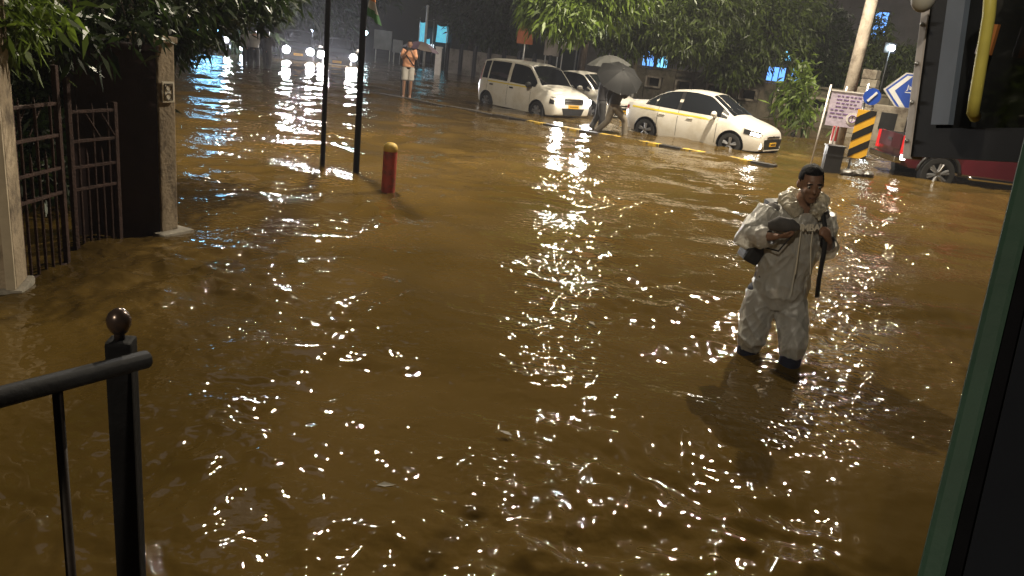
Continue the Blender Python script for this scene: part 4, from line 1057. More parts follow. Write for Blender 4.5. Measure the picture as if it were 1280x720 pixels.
# ================================================================ bus the photo is taken from: open door leaf and green door post
def bus():
    t = thing('bus', 'bus with open door leaf, riveted aluminium edge, yellow grab rail and green door post', 'bus', (1.2, .6, 0))
    L_ = lambda q: Vector((float(q[0]) - 1.2, float(q[1]) - .6, float(q[2])))
    A = at(1142, 196, 1.75); B = at(1168, 0, 1.80); C_ = at(1290, 204, 1.50)
    a, b, c = L_(A), L_(B), L_(C_)
    u = (c - a).normalized(); v = (b - a); v = (v - u * v.dot(u)); vh = v.normalized(); n = u.cross(vh).normalized()
    vv = (b - a); vn = vv.normalized()
    def P(s, h, o): return a + u * s + vn * h + n * o
    def slab(name, m, s0, s1, h0, h1, o0, o1, bevel=0):
        q = MB(); q.add([P(s, h, o) for o in (o0, o1) for h in (h0, h1) for s in (s0, s1)], [(0, 1, 3, 2), (4, 6, 7, 5), (0, 4, 5, 1), (2, 3, 7, 6), (0, 2, 6, 4), (1, 5, 7, 3)])
        return q.build(name, m, t, bevel=bevel)
    dark = mat('dark_door_rubber', (.006, .006, .007), .6, 0, .2, 20, spec=.15)
    alu = mat('scuffed_aluminium', (.60, .55, .52), .5, 0, .15, 30)
    slab('edge_trim', alu, -.016, .008, -.005, 1.4, -.014, .014, .002)
    for k in range(9):
        MB().ball(P(-.004, .03 + .075 * k, -.016 if n.dot(L_(CPOS) - a) < 0 else .016), .0045, 8, 6).build('rivet', steel, t, True)
    slab('door_stile', dark, .008, .075, 0, 1.4, -.012, .012)
    slab('bottom_rail', dark, .075, .90, 0, .055, -.012, .012)
    slab('glass_pane', tint_glass('tinted_bus_glass', (.10, .12, .16), .04, .10), .075, .90, .055, 1.4, -.003, .003)
    sg = -1 if n.dot(L_(CPOS) - a) < 0 else 1
    slab('grey_stile', mat('blue_grey_panel', (.10, .125, .17), .5, 0, .2, 8), .085, .135, .06, 1.4, .02 * sg, .03 * sg)
    # grab rail in front of the glass
    g = [at(1242, -60, 1.50), at(1236, 20, 1.50), at(1226, 80, 1.50), at(1219, 122, 1.50), at(1216, 140, 1.51), at(1219, 146, 1.55)]
    MB().tube([L_(q) for q in g], .0095, 10).build('grab_rail', mat('yellow_rail_paint', (.62, .55, .12), .4, 0, .15, 20), t, True)
    h0, h1 = at(1229, 68, 1.58), at(1240, 30, 1.58)
    MB().tube([L_(h0), L_(h1)], .013, 8).build('handle_plate', mat('orange_plate', (.45, .17, .05), .5), t)
    MB().ball(L_(at(1155, -4, 1.70)), (.022, .022, .028), 14, 10).build('mirror_back', mat('white_mirror_shell', (.6, .58, .52), .4), t, True)
    # green door post and the dark panel behind it
    d = .72
    E0 = at(1281, 168, d + .06); E1 = at(1146, 722, d - .02)
    e0, e1 = L_(E0), L_(E1); ax = (e1 - e0).normalized(); view = (L_(at(1212, 445, d)) - L_(CPOS)).normalized()
    sd_ = ax.cross(view).normalized()
    if sd_.dot(Vector([float(q) for q in R])) < 0: sd_ = -sd_
    f0, f1 = e0 - ax * .5, e1 + ax * .35
    def bar(name, m, w0, w1, d0, d1, bev=0.0):
        q = MB(); q.add([p + sd_ * w + view * dd for p in (f0, f1) for w in (w0, w1) for dd in (d0, d1)], [(0, 1, 3, 2), (4, 6, 7, 5), (0, 4, 5, 1), (2, 3, 7, 6), (0, 2, 6, 4), (1, 5, 7, 3)])
        return q.build(name, m, t, bevel=bev)
    bar('door_post', mat('dark_green_paint', (.012, .036, .022), .6, 0, .25, 10, .1, 40, spec=.2), 0, .018, 0, .05, .004)
    bar('post_rubber', mat('matt_black_rubber', (.004, .004, .005), .9, 0, .2, 20, spec=.05), .018, .028, -.004, .05)
    bar('door_panel', mat('navy_black_panel', (.005, .006, .009), .8, 0, .3, 6, spec=.1), .028, .60, -.02, .05)
bus()

# ================================================================ right verge: poles, signs, boards, bin
def tilted(px_top, py_top, P):                      # top of a leaning pole, from its place and a photo pixel
    return None
def verge():
    P = gp(1040, 203); t = thing('concrete_pole', 'tall pale concrete lamp pole behind the hazard marker board', 'pole', (P[0], P[1], GROUND_FAR))
    n_ = 10.4
    MB().tube([(0, 0, 0), (.03, 0, 3), (.12, 0, n_)], [.16, .14, .085], 14).build('shaft', mat('pale_concrete_pole', (.36, .31, .25), .8, 0, .2, 4, .4, 25, dirt=(.17, .14, .11), dscale=3), t, True)
    # arm over the road with the lamp head that lights the water
    arm_end = (-1.7, -2.9, 10.2)
    MB().tube([(.12, 0, 9.9), (-.7, -1.3, 10.25), arm_end], .045, 8).build('arm', steel, t, True)
    hd = MB().box((-1.85, -3.12, 10.2), (.34, .75, .12), rz=rad(-30)).build('lamp_head', steel, t, bevel=.03)
    MB().box((-1.85, -3.12, 10.135), (.26, .6, .01), rz=rad(-30)).build('lamp_lens', mat('street_lamp_lens', (.9, .9, .9), .2, 0, 0, emit=60, ecol=WARM), hd)
    area_light(t, (-1.85, -3.12, 10.12), LAMP1, (.16, .34), WARM)
    # hazard marker
    H = gp(1059, 217); t = thing('hazard_marker', 'black and yellow striped hazard board with blue keep-left disc on its post', 'sign', (H[0], H[1], GROUND_FAR), rad(-18))
    z0, z1 = zpix(197, H) - GROUND_FAR, zpix(137, H) - GROUND_FAR
    MB().tube([(0, .03, 0), (0, .03, z1 + .55)], .03, 10).build('post', steel, t, True)
    w = .19
    MB().box((.10, 0, (z0 + z1) / 2), (w * 2, .012, z1 - z0)).build('board', mat('hazard_yellow', (.72, .40, .03), .4, 0, .06), t, bevel=.003)
    hb = z1 - z0; per = hb / 3.0; blk = mat('hazard_black', (.01, .01, .01), .4, 0, .1)
    for k in range(-1, 4):
        zc = k * per; poly = []
        pts = [(-w, zc), (w, zc + .26), (w, zc + .26 + per * .5), (-w, zc + per * .5)]
        # clip to the board
        def clip(poly, lo, hi):
            for s, lim in ((1, lo), (-1, -hi)):
                out = []
                for i in range(len(poly)):
                    a, b = poly[i], poly[(i + 1) % len(poly)]; ia, ib = s * a[1] >= lim, s * b[1] >= lim
                    if ia: out.append(a)
                    if ia != ib:
                        q = (lim / s - a[1]) / (b[1] - a[1]); out.append((a[0] + (b[0] - a[0]) * q, lim / s))
                poly = out
                if not poly: return []
            return poly
        pl = clip(pts, 0.0, hb)
        if len(pl) >= 3: MB().prism([(x + .10, zz + z0) for x, zz in pl], -.0105, -.007).build('stripe', blk, t)
    zd = zpix(120, H) - GROUND_FAR; rot = Matrix.Rotation(PI / 2, 3, 'X')
    MB().lathe([(.175, 0), (.175, .012)], 28, (.12, -.012, zd), rot).build('disc', mat('sign_blue', (.015, .07, .42), .35, 0, .05), t)
    MB().lathe([(.175, 0), (.175, .004), (.163, .004), (.163, 0)], 28, (.12, -.0245, zd), rot)
    MB().prism([(.03, zd - .085), (.065, zd - .115), (.215, zd + .085), (.18, zd + .115)], -.034, -.026).build('arrow', mat('sign_white', (.75, .75, .75), .4, 0, .03), t)
    # rubble at the foot
    for i in range(3):
        q = MB().ball((0, 0, 0), (.20 - .03 * i, .15, .09), 10, 7); rr = random.Random(i)
        q.v = [tuple(c * (1 + rr.uniform(-.16, .16)) for c in v) for v in q.v]
        o = tag(q.build('rubble_stone', mat('dark_wet_stone', (.03, .026, .02), .35, 0, .3, 12, .5, 30)), 'dark wet stone heaped at the foot of the hazard marker', 'stone', 'stones at the marker foot')
        o.location = (H[0] - .05 + .24 * i, H[1] - .15 + .05 * i, .03)
    # poster board
    Q = gp(1033, 212); t = thing('poster_board', 'pale purple notice board with a round emblem in a white frame beside the concrete pole', 'notice board', (Q[0], Q[1], GROUND_FAR), rad(-14))
    zt, zb = zpix(115, Q) - GROUND_FAR, zpix(158, Q) - GROUND_FAR; wb = .66
    fr = mat('white_frame_paint', (.60, .57, .54), .5, 0, .12)
    for x in (-.30, .03): MB().tube([(x - .05, .04, 0), (x, .04, zt + .12)], .02, 8).build('leg', fr, t, True)
    MB().box((.08, 0, (zt + zb) / 2), (wb, .02, zt - zb)).build('panel', mat('pale_purple_print', (.46, .40, .50), .5, 0, .25, 9), t, bevel=.004)
    MB().box((.08, -.004, zt + .012), (wb + .03, .03, .03)).build('top_frame', fr, t)
    tm = mat('purple_print', (.17, .10, .26), .6); rr = random.Random(4)
    for k in range(7):
        z_ = zt - .09 - k * .075; x = -.20 + (.08 if k < 4 else 0); lim = .33 if k < 4 else .08
        while x < lim:
            l = rr.uniform(.04, .12); MB().box((x + l / 2, -.0125, z_), (l, .004, .022)).build('print_line', tm, t); x += l + .03
    MB().lathe([(.13, 0), (.13, .006)], 24, (.28, -.011, zb + .20), rot).build('emblem', mat('emblem_white', (.62, .60, .58), .5, 0, .1, 20), t)
    MB().tube([(.28 + .075 * math.cos(a), -.019, zb + .20 + .075 * math.sin(a)) for a in np.linspace(0, 2 * PI, 20)], .010, 5, False).build('emblem_ring', tm, t)
    MB().box((.28, -.018, zb + .20), (.02, .004, .12)).build('emblem_staff', tm, t)
    # bin
    Bn = gp(1033, 212) + np.array([-.02, -.25, 0]); t = thing('litter_bin', 'black square bin standing in the water below the notice board', 'bin', (Bn[0], Bn[1], GROUND_FAR), rad(-10))
    hz = zpix(183, Bn) - GROUND_FAR
    MB().box((0, 0, hz / 2), (.36, .34, hz)).build('body', trim, t, bevel=.025)
    MB().box((0, 0, hz + .012), (.40, .38, .03)).build('rim', trim, t, bevel=.01)
    MB().box((0, 0, hz * .75), (.372, .352, .025)).build('band', trim, t)
    # small red and white delineator behind the bin
    D = Bn + np.array([.15, .6, 0]); t = thing('delineator_post', 'short red and white post between the bin and the notice board', 'post', (D[0], D[1], GROUND_FAR))
    for k in range(4): MB().lathe([(.07, k * .28), (.07, k * .28 + .28)], 14).build('band', (mat('post_red', (.35, .03, .03), .5) if k % 2 == 1 else fr), t, 'auto')
    MB().lathe([(.07, 1.12), (.06, 1.16), (.02, 1.18)], 14).build('cap', mat('post_red', (.35, .03, .03)), t, True)
    # direction sign
    D = pick.location; S_ = at(1151, 117, 32.0); t = thing('direction_sign', 'blue arrow-shaped direction sign with white border behind the pickup', 'sign', (S_[0], S_[1], GROUND_FAR), rad(-28))
    zc = S_[2] - GROUND_FAR; k = .0325
    def sc(px, py): return ((px - 1148) * k * .9 + .0, zc - ((py - 117) - (px - 1148) * .115) * k * .9)
    def arrow(s, sx=0.0): 
        hw, hh = 1.25, .66
        return [(-hw * s - sx, zc), (-hw * s + .62 * s, zc + hh * s), (1.6, zc + hh * s), (1.6, zc - hh * s), (-hw * s + .62 * s, zc - hh * s)]
    MB().prism(arrow(1), -.01, .01).build('backing', fr, t)
    MB().prism([(-1.17, zc), (-.60, zc + .615), (1.58, zc + .615), (1.58, zc - .615), (-.60, zc - .615)], -.016, -.0105).build('border', MATS['sign_blue'], t)
    MB().prism([(-1.08, zc), (-.56, zc + .56), (-.38, zc + .56), (-.86, zc), (-.38, zc - .56), (-.56, zc - .56)], -.022, -.0165).build('chevron', MATS['sign_white'], t)
    o = link_mesh('lettering', text_mesh('Jame', .23, .004), MATS['sign_white'], t); o.location = (-.26, -.022, zc + .16); o.rotation_euler = (PI / 2, 0, 0)
    MB().prism([(-.52, zc - .03), (1.5, zc - .03), (1.5, zc + .0), (-.52, zc + .0)], -.021, -.0165).build('divider', MATS['sign_white'], t)
    for x in (-.2, 1.1): MB().tube([(x, .05, 0), (x, .05, zc + .6)], .04, 8).build('post', steel, t, True)
LAMP1 = 3900
verge()

# ================================================================ street lamps out of frame (glitter on the water shows all but the added fill lamp)
def street_lamp(x, y, ax, ay, H, power, col, label, size=(.16, .34), gz=GROUND_FAR):
    t = thing('street_lamp', label, 'street lamp', (x, y, gz))
    MB().tube([(0, 0, 0), (0, 0, H * .6), (0, 0, H)], [.10, .08, .055], 12).build('pole', steel, t, True)
    MB().tube([(0, 0, H - .1), (ax * .5, ay * .5, H + .2), (ax * .9, ay * .9, H + .15)], .04, 8).build('arm', steel, t, True)
    h = MB().box((ax, ay, H + .15), (.34, .78, .12), rz=math.atan2(-ax, ay)).build('lamp_head', steel, t, bevel=.03)
    MB().box((ax, ay, H + .083), (.26, .62, .012), rz=math.atan2(-ax, ay)).build('lamp_lens', mat('street_lamp_lens', (.9, .9, .9), .2, 0, 0, emit=60, ecol=WARM), h)
    area_light(t, (ax, ay, H + .07), power, size, col)
    MB().box((0, 0, .9), (.22, .18, .45)).build('service_box', steel, t, bevel=.01)
    return t
WP = on_line(797, -9.0)
wl = street_lamp(WP[0], WP[1], -1.6, -2.2, 8.8, 800, WARM, 'pale steel lamp pole with boxes behind the black umbrella')
def pole_boxes():
    zb = zpix(17, WP) - GROUND_FAR; MB().box((.12, -.08, zb), (.26, .2, .28)).build('junction_box', mat('white_box', (.55, .53, .5), .5), wl, bevel=.02)
    zb = zpix(47, WP) - GROUND_FAR; MB().lathe([(.05, .16), (.20, .02), (.22, -.10), (.16, -.12)], 14, (-.02, 0, zb)).build('horn_shade', mat('white_box', (.55, .53, .5)), wl, True)
pole_boxes()
street_lamp(-5.5, -8.5, 1.4, 1.2, 8.5, 1050, WARM, 'added fill lamp on a street pole behind the railing', gz=GROUND_NEAR)  # unseen fill lamp added behind the viewpoint to brighten the man's coat
RL = at(1205, 60, 31.0); street_lamp(RL[0], RL[1], -2.4, -1.2, 9.0, 900, WARM, 'tall street lamp past the pickup, hidden by the open bus door')
street_lamp(-17.0, 52, 1.6, -1.5, 8.5, 900, COOL, 'cool white street lamp far down the road beyond the traffic')

# ================================================================ vegetation
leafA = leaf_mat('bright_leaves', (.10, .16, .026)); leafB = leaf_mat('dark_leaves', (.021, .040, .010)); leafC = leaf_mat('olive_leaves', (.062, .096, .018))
bark = mat('tree_bark', (.07, .052, .038), .9, 0, .3, 8, .8, 20)
def crown_mesh(clumps, n, size, seed, droop=.5, long_=2.6):
    """leaf-sized folded blades gathered in sprays inside the given clumps (centre, radii)"""
    rg = np.random.default_rng(seed); vol = np.array([r[0] * r[1] * r[2] for c, r in clumps]) ** .8; cnt = (n * vol / vol.sum()).astype(int)
    V = []; 
    for (c, r), k in zip(clumps, cnt):
        ns = max(3, k // 26)
        d = rg.normal(size=(ns, 3)); d /= np.linalg.norm(d, axis=1)[:, None]; q = rg.uniform(.25, 1.0, (ns, 1)) ** .5
        sc = np.array(c) + d * q * np.array(r)
        per = max(1, k // ns)
        ce = np.repeat(sc, per, 0); out = np.repeat(d, per, 0)
        ce = ce + rg.normal(size=ce.shape) * size * 1.9
        m = len(ce)
        dr = out * .7 + rg.normal(size=(m, 3)) * .8 + np.array([0, 0, -droop]); dr /= np.linalg.norm(dr, axis=1)[:, None]
        sd = np.cross(dr, rg.normal(size=(m, 3))); sd /= np.linalg.norm(sd, axis=1)[:, None] + 1e-9
        nn = np.cross(dr, sd); L = size * rg.uniform(.4, 1.6, (m, 1)) * long_ / 2; W = L * .20 * rg.uniform(.8, 1.4, (m, 1))
        b = ce; t_ = ce + dr * 2 * L + np.array([0, 0, -1]) * L * .3; md = ce + dr * L * .9
        V.append(np.stack([b, md + sd * W + nn * W * .5, t_, md - sd * W + nn * W * .5], 1))
    V = np.concatenate(V); m = len(V)
    me = bpy.data.meshes.new('crown'); me.vertices.add(m * 4); me.vertices.foreach_set('co', V.reshape(-1).astype(np.float32))
    me.loops.add(m * 4); me.loops.foreach_set('vertex_index', np.arange(m * 4, dtype=np.int32)); me.polygons.add(m)
    me.polygons.foreach_set('loop_start', (np.arange(m) * 4).astype(np.int32)); me.polygons.foreach_set('loop_total', np.full(m, 4, np.int32)); me.update(calc_edges=True)
    return me
def tree(base, height, clumps, n, size, m, seed, label, trunk_r=.2, group=None, cat='tree', name='tree', droop=.5, long_=2.6, limbs=True):
    t = thing(name, label, cat, base, 0, group); rr = random.Random(seed)
    b = Vector([float(q) for q in base]); cl = [(tuple(Vector([float(q) for q in c]) - b), r) for c, r in clumps]
    tp = Vector((rr.uniform(-.3, .3), rr.uniform(-.3, .3), height))
    mb = MB(); mb.tube([(0, 0, 0), tuple(tp * .35 + Vector((rr.uniform(-.1, .1), 0, 0))), tuple(tp * .7), tuple(tp)], [trunk_r * 1.25, trunk_r, trunk_r * .8, trunk_r * .45], 10)
    if limbs:
        for c, r in cl:
            s = tp * rr.uniform(.55, .95); e = Vector(c); mdp = (s + e) / 2 + Vector((0, 0, .25)); mb.tube([s, mdp, e], [trunk_r * .42, trunk_r * .25, trunk_r * .08], 7)
            for _ in range(4):
                q = e + Vector((rr.uniform(-1, 1) * r[0], rr.uniform(-1, 1) * r[1], rr.uniform(-.7, .7) * r[2])) * .8; mb.tube([mdp, (mdp + q) / 2 + Vector((0, 0, .1)), q], [trunk_r * .14, trunk_r * .08, trunk_r * .03], 5)
    mb.build('trunk', bark, t, True)
    link_mesh('crown', crown_mesh(cl, n, size, seed, droop, long_), m, t)
    return t
# tree over the gate at the left
TB = np.array([-5.6, 9.6, GROUND_NEAR])
def cp(px, py, d): return tuple(at(px, py, d))
tree(TB, 3.4, [(cp(60, 10, 8.6), (1.0, .9, .55)), (cp(150, 0, 8.8), (.9, .9, .55)), (cp(205, 0, 9.2), (.75, .8, .36)), (cp(280, -25, 9.6), (.75, .8, .36)), (cp(90, 40, 10.2), (.8, .9, .5)), (cp(236, 42, 9.4), (.16, .3, .16)),
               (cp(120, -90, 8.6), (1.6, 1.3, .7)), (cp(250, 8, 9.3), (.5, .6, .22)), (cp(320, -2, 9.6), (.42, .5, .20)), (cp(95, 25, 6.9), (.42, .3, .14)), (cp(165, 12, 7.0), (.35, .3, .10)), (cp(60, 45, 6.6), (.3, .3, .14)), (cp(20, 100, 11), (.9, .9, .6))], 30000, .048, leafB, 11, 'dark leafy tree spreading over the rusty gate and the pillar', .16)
tree(np.array([-5.0, 5.2, GROUND_NEAR]), 2.2, [(cp(-10, 12, 6.0), (.30, .4, .22)), (cp(10, 32, 6.1), (.16, .25, .12)), (cp(-40, -20, 6.2), (.5, .5, .3))], 1500, .045, leafA, 12, 'bright green leafy shrub spilling over the pale near pillar', .05, cat='shrub', name='shrub')
tree(np.array([-6.6, 9.0, GROUND_NEAR]), .9, [(cp(50, 170, 9.2), (.9, .6, .75)), (cp(90, 215, 9.0), (.55, .5, .4)), (cp(20, 230, 8.6), (1.0, .5, .6)), (cp(70, 110, 9.4), (1.0, .6, .6))], 9000, .055, leafB, 31, 'hedge added to darken the gap behind the rusty gate', .08, cat='hedge', name='hedge')  # hedge put in so the space behind the gate goes dark
# trees along the far side, from the road's far end to the right
def tline(px, off): p = on_line(px, off); return np.array([p[0], p[1], GROUND_FAR - .1])
def cpo(px, py, off): 
    p = on_line(px, off); return (p[0], p[1], zpix(py, p))
GT = 'roadside trees behind the far wall'
specs = [
    (728, -3, 6.0, [(690, 4, -17.5, (1.0, 1.0, .75)), (705, 22, -18, (.75, .7, .42)), (668, 14, -18, (.5, .5, .3)), (735, -15, -16.5, (1.6, 1.4, .8))], 4200, .15, leafA, 'tree with bright drooping leaves hanging above the tall hatchback', 1.1),
    (770, -9, 5.0, [(770, 25, -9.5, (1.7, 1.4, 1.0)), (820, 15, -9, (2.0, 1.5, 1.2)), (850, 45, -9, (1.6, 1.3, .8)), (780, 55, -9.5, (.9, .8, .5)), (870, 0, -8, (2, 1.6, 1))], 7500, .15, leafC, 'full green tree spreading above the black umbrella and the sedan', .7),
    (920, -3, 5.0, [(900, 60, -3.5, (1.8, 1.5, 1.0)), (950, 40, -3, (2.2, 1.7, 1.4)), (925, 85, -3.8, (1.2, 1.0, .6)), (985, 10, -2, (1.4, 1.2, .8)), (900, 15, -2, (2.2, 1.6, 1.2))], 8500, .16, leafC, 'broad green tree growing behind the low wall by the sedan', .6),
    (1030, 1, 5.0, [(1022, 48, .5, (1.2, 1.1, 1.3)), (1035, 88, .2, (1.0, .8, .9))], 5000, .16, leafB, 'dark tree behind the pale concrete lamp pole', .5),
    (1110, 2, 4.5, [(1105, 80, 1.5, (2.0, 1.4, .9)), (1135, 82, 1.5, (1.2, 1.0, .7)), (1085, 95, 1.4, (1.3, 1.0, .6)), (1090, 40, 1.6, (.55, .5, .9)), (1078, 62, 1.6, (.6, .5, .5))], 5200, .15, leafC, 'bushy tree behind the ruined wall and the blue direction sign', .5),
    (590, 4, 6.0, [(600, 20, 3.5, (2.6, 2, 1.8)), (640, 0, 3, (2.6, 2, 1.8)), (570, -10, 4, (2.4, 2, 1.6)), (625, 45, 3.3, (1.6, 1.4, 1.0))], 6000, .18, leafB, 'dark tree rising behind the pale fence panels', .4),
    (430, 14, 7.5, [(425, 20, 12, (2.6, 2, 2.4)), (440, -15, 12, (3, 2.5, 2.0)), (400, 0, 13, (2.8, 2.5, 2.0))], 5000, .22, leafB, 'tall tree far off behind the flagpole', .4),
]
for px, off, hgt, cls, n, sz, m, lab, dr in specs:
    tree(tline(px, off), hgt, [(cpo(a, b, o), r) for a, b, o, r in cls], int(n * 2.6), sz * .55, m, int(px), lab, .17, GT, droop=dr, long_=3.0)
# trees far left beyond the traffic
for i, (px, py, d, r, lab) in enumerate(((300, 10, 46, (4, 3, 2.6), 'far tree over the road beyond the wading people'), (370, -5, 52, (4.5, 3, 3), 'far tree beyond the glaring headlamps'), (245, 25, 42, (3, 2.5, 2.4), 'far tree at the left verge beyond the blue-lit stall'))):
    c = cp(px, py, d); tree((c[0], c[1], GROUND_FAR), max(2.5, c[2]), [(c, r), (tuple(np.array(c) + np.array([1.5, 0, 1.5])), r), (tuple(np.array(c) + np.array([-1.5, .5, 1.0])), r)], 4200, .24, leafB, 50 + i, lab, .2, GT)
# low creeper by the right wall
tree(tline(1015, -9), 1.0, [(cpo(1012, 122, -9.2), (.5, .5, .5)), (cpo(1010, 105, -9), (.4, .4, .4)), (cpo(1020, 138, -9.2), (.4, .4, .3))], 700, .13, leafA, 77, 'leafy bush standing beside the notice board and the low wall', .05, cat='shrub', name='shrub')

# ================================================================ far side walls, buildings, stalls
def far_side():
    stone = mat('mossy_old_wall', (.14, .12, .085), .9, 0, .35, 2.5, .6, 12, dirt=(.04, .045, .025), dscale=1.2)
    pale = mat('flaking_pale_plaster', (.34, .30, .24), .85, 0, .25, 4, .4, 20, dirt=(.15, .12, .09), dscale=2)
    # low wall with framed square openings
    a, b = on_line(800, -2), on_line(1150, -2); v = b - a; L = float(np.hypot(v[0], v[1])); yaw = math.atan2(v[1], v[0])
    t = thing('low_wall', 'old mossy roadside wall with pale square-framed openings', 'wall', (a[0], a[1], GROUND_FAR), yaw)
    H = 1.75; step = 1.55; x = 0.0; i = 0
    while x < L:
        MB().box((x + .28, 0, H / 2), (.62 - .02, .34, H)).build('pier', stone, t, bevel=.02)
        if x + step < L + 1:
            xm = x + .28 + step / 2; wv = step - .62
            MB().box((xm, 0, .45), (wv, .26, .9)).build('base_panel', stone, t, bevel=.01)
            MB().box((xm, 0, H - .17), (wv, .26, .34)).build('top_panel', stone, t, bevel=.01)
            for sx in (-1, 1): MB().box((xm + sx * (wv / 2 - .10), -.05, 1.15), (.11, .34, .50)).build('opening_frame', pale, t, bevel=.01)
            for zz in (.93, 1.38): MB().box((xm, -.05, zz), (wv - .31, .34, .08)).build('opening_frame', pale, t, bevel=.01)
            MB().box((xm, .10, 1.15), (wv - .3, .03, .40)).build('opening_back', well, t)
        x += step; i += 1
    MB().box((L / 2, 0, H + .05), (L, .42, .09)).build('coping', stone, t, bevel=.02)
    # broken gate pier, pale and crooked
    P = on_line(1098, -5); t = thing('ruined_pier', 'flaking pale ruined gate pier beside the low wall', 'pier', (P[0], P[1], GROUND_FAR), yaw)
    rr = random.Random(9); q = MB(); z = 0; k = 0
    while z < 2.6:
        h = rr.uniform(.28, .42); w = .75 - .03 * k + rr.uniform(-.06, .06); MB().box((rr.uniform(-.03, .03), 0, z + h / 2), (w, .6, h - .012), rz=rr.uniform(-.05, .05)).build('stone_block', pale, t, bevel=.03); z += h; k += 1
    MB().box((.95, .05, .75), (1.2, .35, 1.5)).build('wing_wall', pale, t, bevel=.03)
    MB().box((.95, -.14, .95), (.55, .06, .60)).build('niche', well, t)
    # pale fence panels with posts, left of the hatchback
    fm = mat('pale_sheet_fence', (.22, .20, .18), .7, .1, .2, 3, .3, 8, dirt=(.08, .07, .06), dscale=1.5)
    a, b = on_line(560, -3), on_line(690, -3); v = b - a; L = float(np.hypot(v[0], v[1]))
    t = thing('sheet_fence', 'row of pale sheet panels between dark posts behind the tall hatchback', 'fence', (a[0], a[1], GROUND_FAR), math.atan2(v[1], v[0]))
    n = 7; w = L / n
    for i in range(n + 1): MB().box((i * w, 0, .9), (.16, .16, 1.8)).build('post', trim, t, bevel=.01)
    for i in range(n): MB().box(((i + .5) * w, .03, .80), (w - .26, .04, 1.45)).build('panel', fm, t, bevel=.006)
    # white painted post and small lamps
    P = on_line(549, -6); t = thing('white_post', 'short white painted square post beside the glowing cyan stall', 'post', (P[0], P[1], GROUND_FAR))
    zt = zpix(60, P) - GROUND_FAR; MB().box((0, 0, zt / 2), (.30, .24, zt)).build('shaft', mat('white_wash', (.55, .53, .55), .7, 0, .12), t, bevel=.02); MB().box((0, 0, zt + .03), (.36, .30, .07)).build('cap', MATS['white_wash'], t, bevel=.01)
    # orange board on a post
    P = on_line(655, -5); t = thing('orange_board', 'rust-orange square board on a post behind the hatchback roof', 'sign', (P[0], P[1], GROUND_FAR), yaw * .5)
    z0, z1 = zpix(55, P) - GROUND_FAR, zpix(33, P) - GROUND_FAR; MB().tube([(0, .05, 0), (0, .05, z1)], .05, 8).build('post', steel, t, True)
    MB().box((0, 0, (z0 + z1) / 2), (.80, .04, z1 - z0)).build('board', mat('rust_orange', (.30, .09, .035), .6, 0, .25, 4), t, bevel=.006)
    # tarpaulin stall, its cyan light put into self-glowing cloth
    cy = mat('glowing_cyan_tarpaulin', (.10, .45, .55), .5, 0, .3, 3, emit=.8, ecol=(.12, .55, .75)); wh = mat('lit_white_panel', (.7, .75, .8), .5, 0, .1, emit=1.6, ecol=(.75, .9, 1))
    P = on_line(540, 2); t = thing('tarpaulin_stall', 'stall hung with self-glowing cyan tarpaulin beyond the person in the peach shirt', 'stall', (P[0], P[1], GROUND_FAR), yaw * .6)
    zt = zpix(28, P) - GROUND_FAR; zb_ = zpix(58, P) - GROUND_FAR
    for x in (-1.0, 0, 1.0): MB().tube([(x, 0, 0), (x, 0, zt + .2)], .04, 8).build('post', steel, t, True)
    for (x0, x1, z0, z1) in ((-1.0, -.55, zb_, zt), (.25, 1.05, zb_ + .3, zt - .1), (-.45, -.2, zb_ - .2, zb_ + .5)):
        vs = []; fs = []; nx, nz = 7, 7
        for i in range(nx):
            for k in range(nz):
                u, w_ = i / (nx - 1), k / (nz - 1); vs.append((x0 + (x1 - x0) * u, -.06 + .09 * math.sin(7 * u + 2 * w_), z0 + (z1 - z0) * w_ - .10 * math.sin(PI * u) * w_))
        for i in range(nx - 1):
            for k in range(nz - 1): fs.append((i * nz + k, (i + 1) * nz + k, (i + 1) * nz + k + 1, i * nz + k + 1))
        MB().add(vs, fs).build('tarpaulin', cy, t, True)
    MB().box((0, .5, (zt) / 2), (2.2, .05, zt - .6)).build('back_board', trim, t)
    for i in range(4): MB().box((-.32 + .16 * i, -.14, zb_ - .1), (.05, .03, .45)).build('lit_strip', wh, t)
    MB().box((0, .2, zt + .1), (2.3, .9, .05)).build('roof_sheet', trim, t)
    P = on_line(531, 0); t = thing('white_mast', 'thin white mast rising above the glowing cyan stall', 'mast', (P[0], P[1], GROUND_FAR))
    zt = zpix(8, P) - GROUND_FAR; MB().tube([(0, 0, 0), (0, 0, zt)], [.09, .07], 10).build('shaft', mat('white_mast_paint', (.5, .5, .5), .5), t, True); MB().ball((0, 0, zt), .09).build('cap', MATS['white_mast_paint'], t, True)
    # glowing window panels added in place of small blue lights among the trees
    blue = mat('blue_glow_panel', (.1, .25, .6), .3, 0, .4, 5, emit=2.0, ecol=(.14, .38, .95)); cyn = mat('cyan_glow_panel', (.1, .4, .6), .3, 0, .4, 5, emit=2.2, ecol=(.2, .62, .95))
    a, b = on_line(790, 9), on_line(1110, 9); v = b - a; L = float(np.hypot(v[0], v[1]))
    t = thing('blue_glow_block', 'dark building with glowing window panels added for the blue lights among the trees', 'building', (a[0], a[1], GROUND_FAR), math.atan2(v[1], v[0]))
    wallm = mat('night_grey_wall', (.16, .15, .15), .85, 0, .2, 1.5)
    Hh = 8.6; MB().box((L / 2, 3.2, Hh / 2), (L + 8, 6, Hh)).build('wall', wallm, t)
    MB().box((L / 2, 3.0, Hh + .12), (L + 8.6, 6.6, .24)).build('roof', wallm, t)
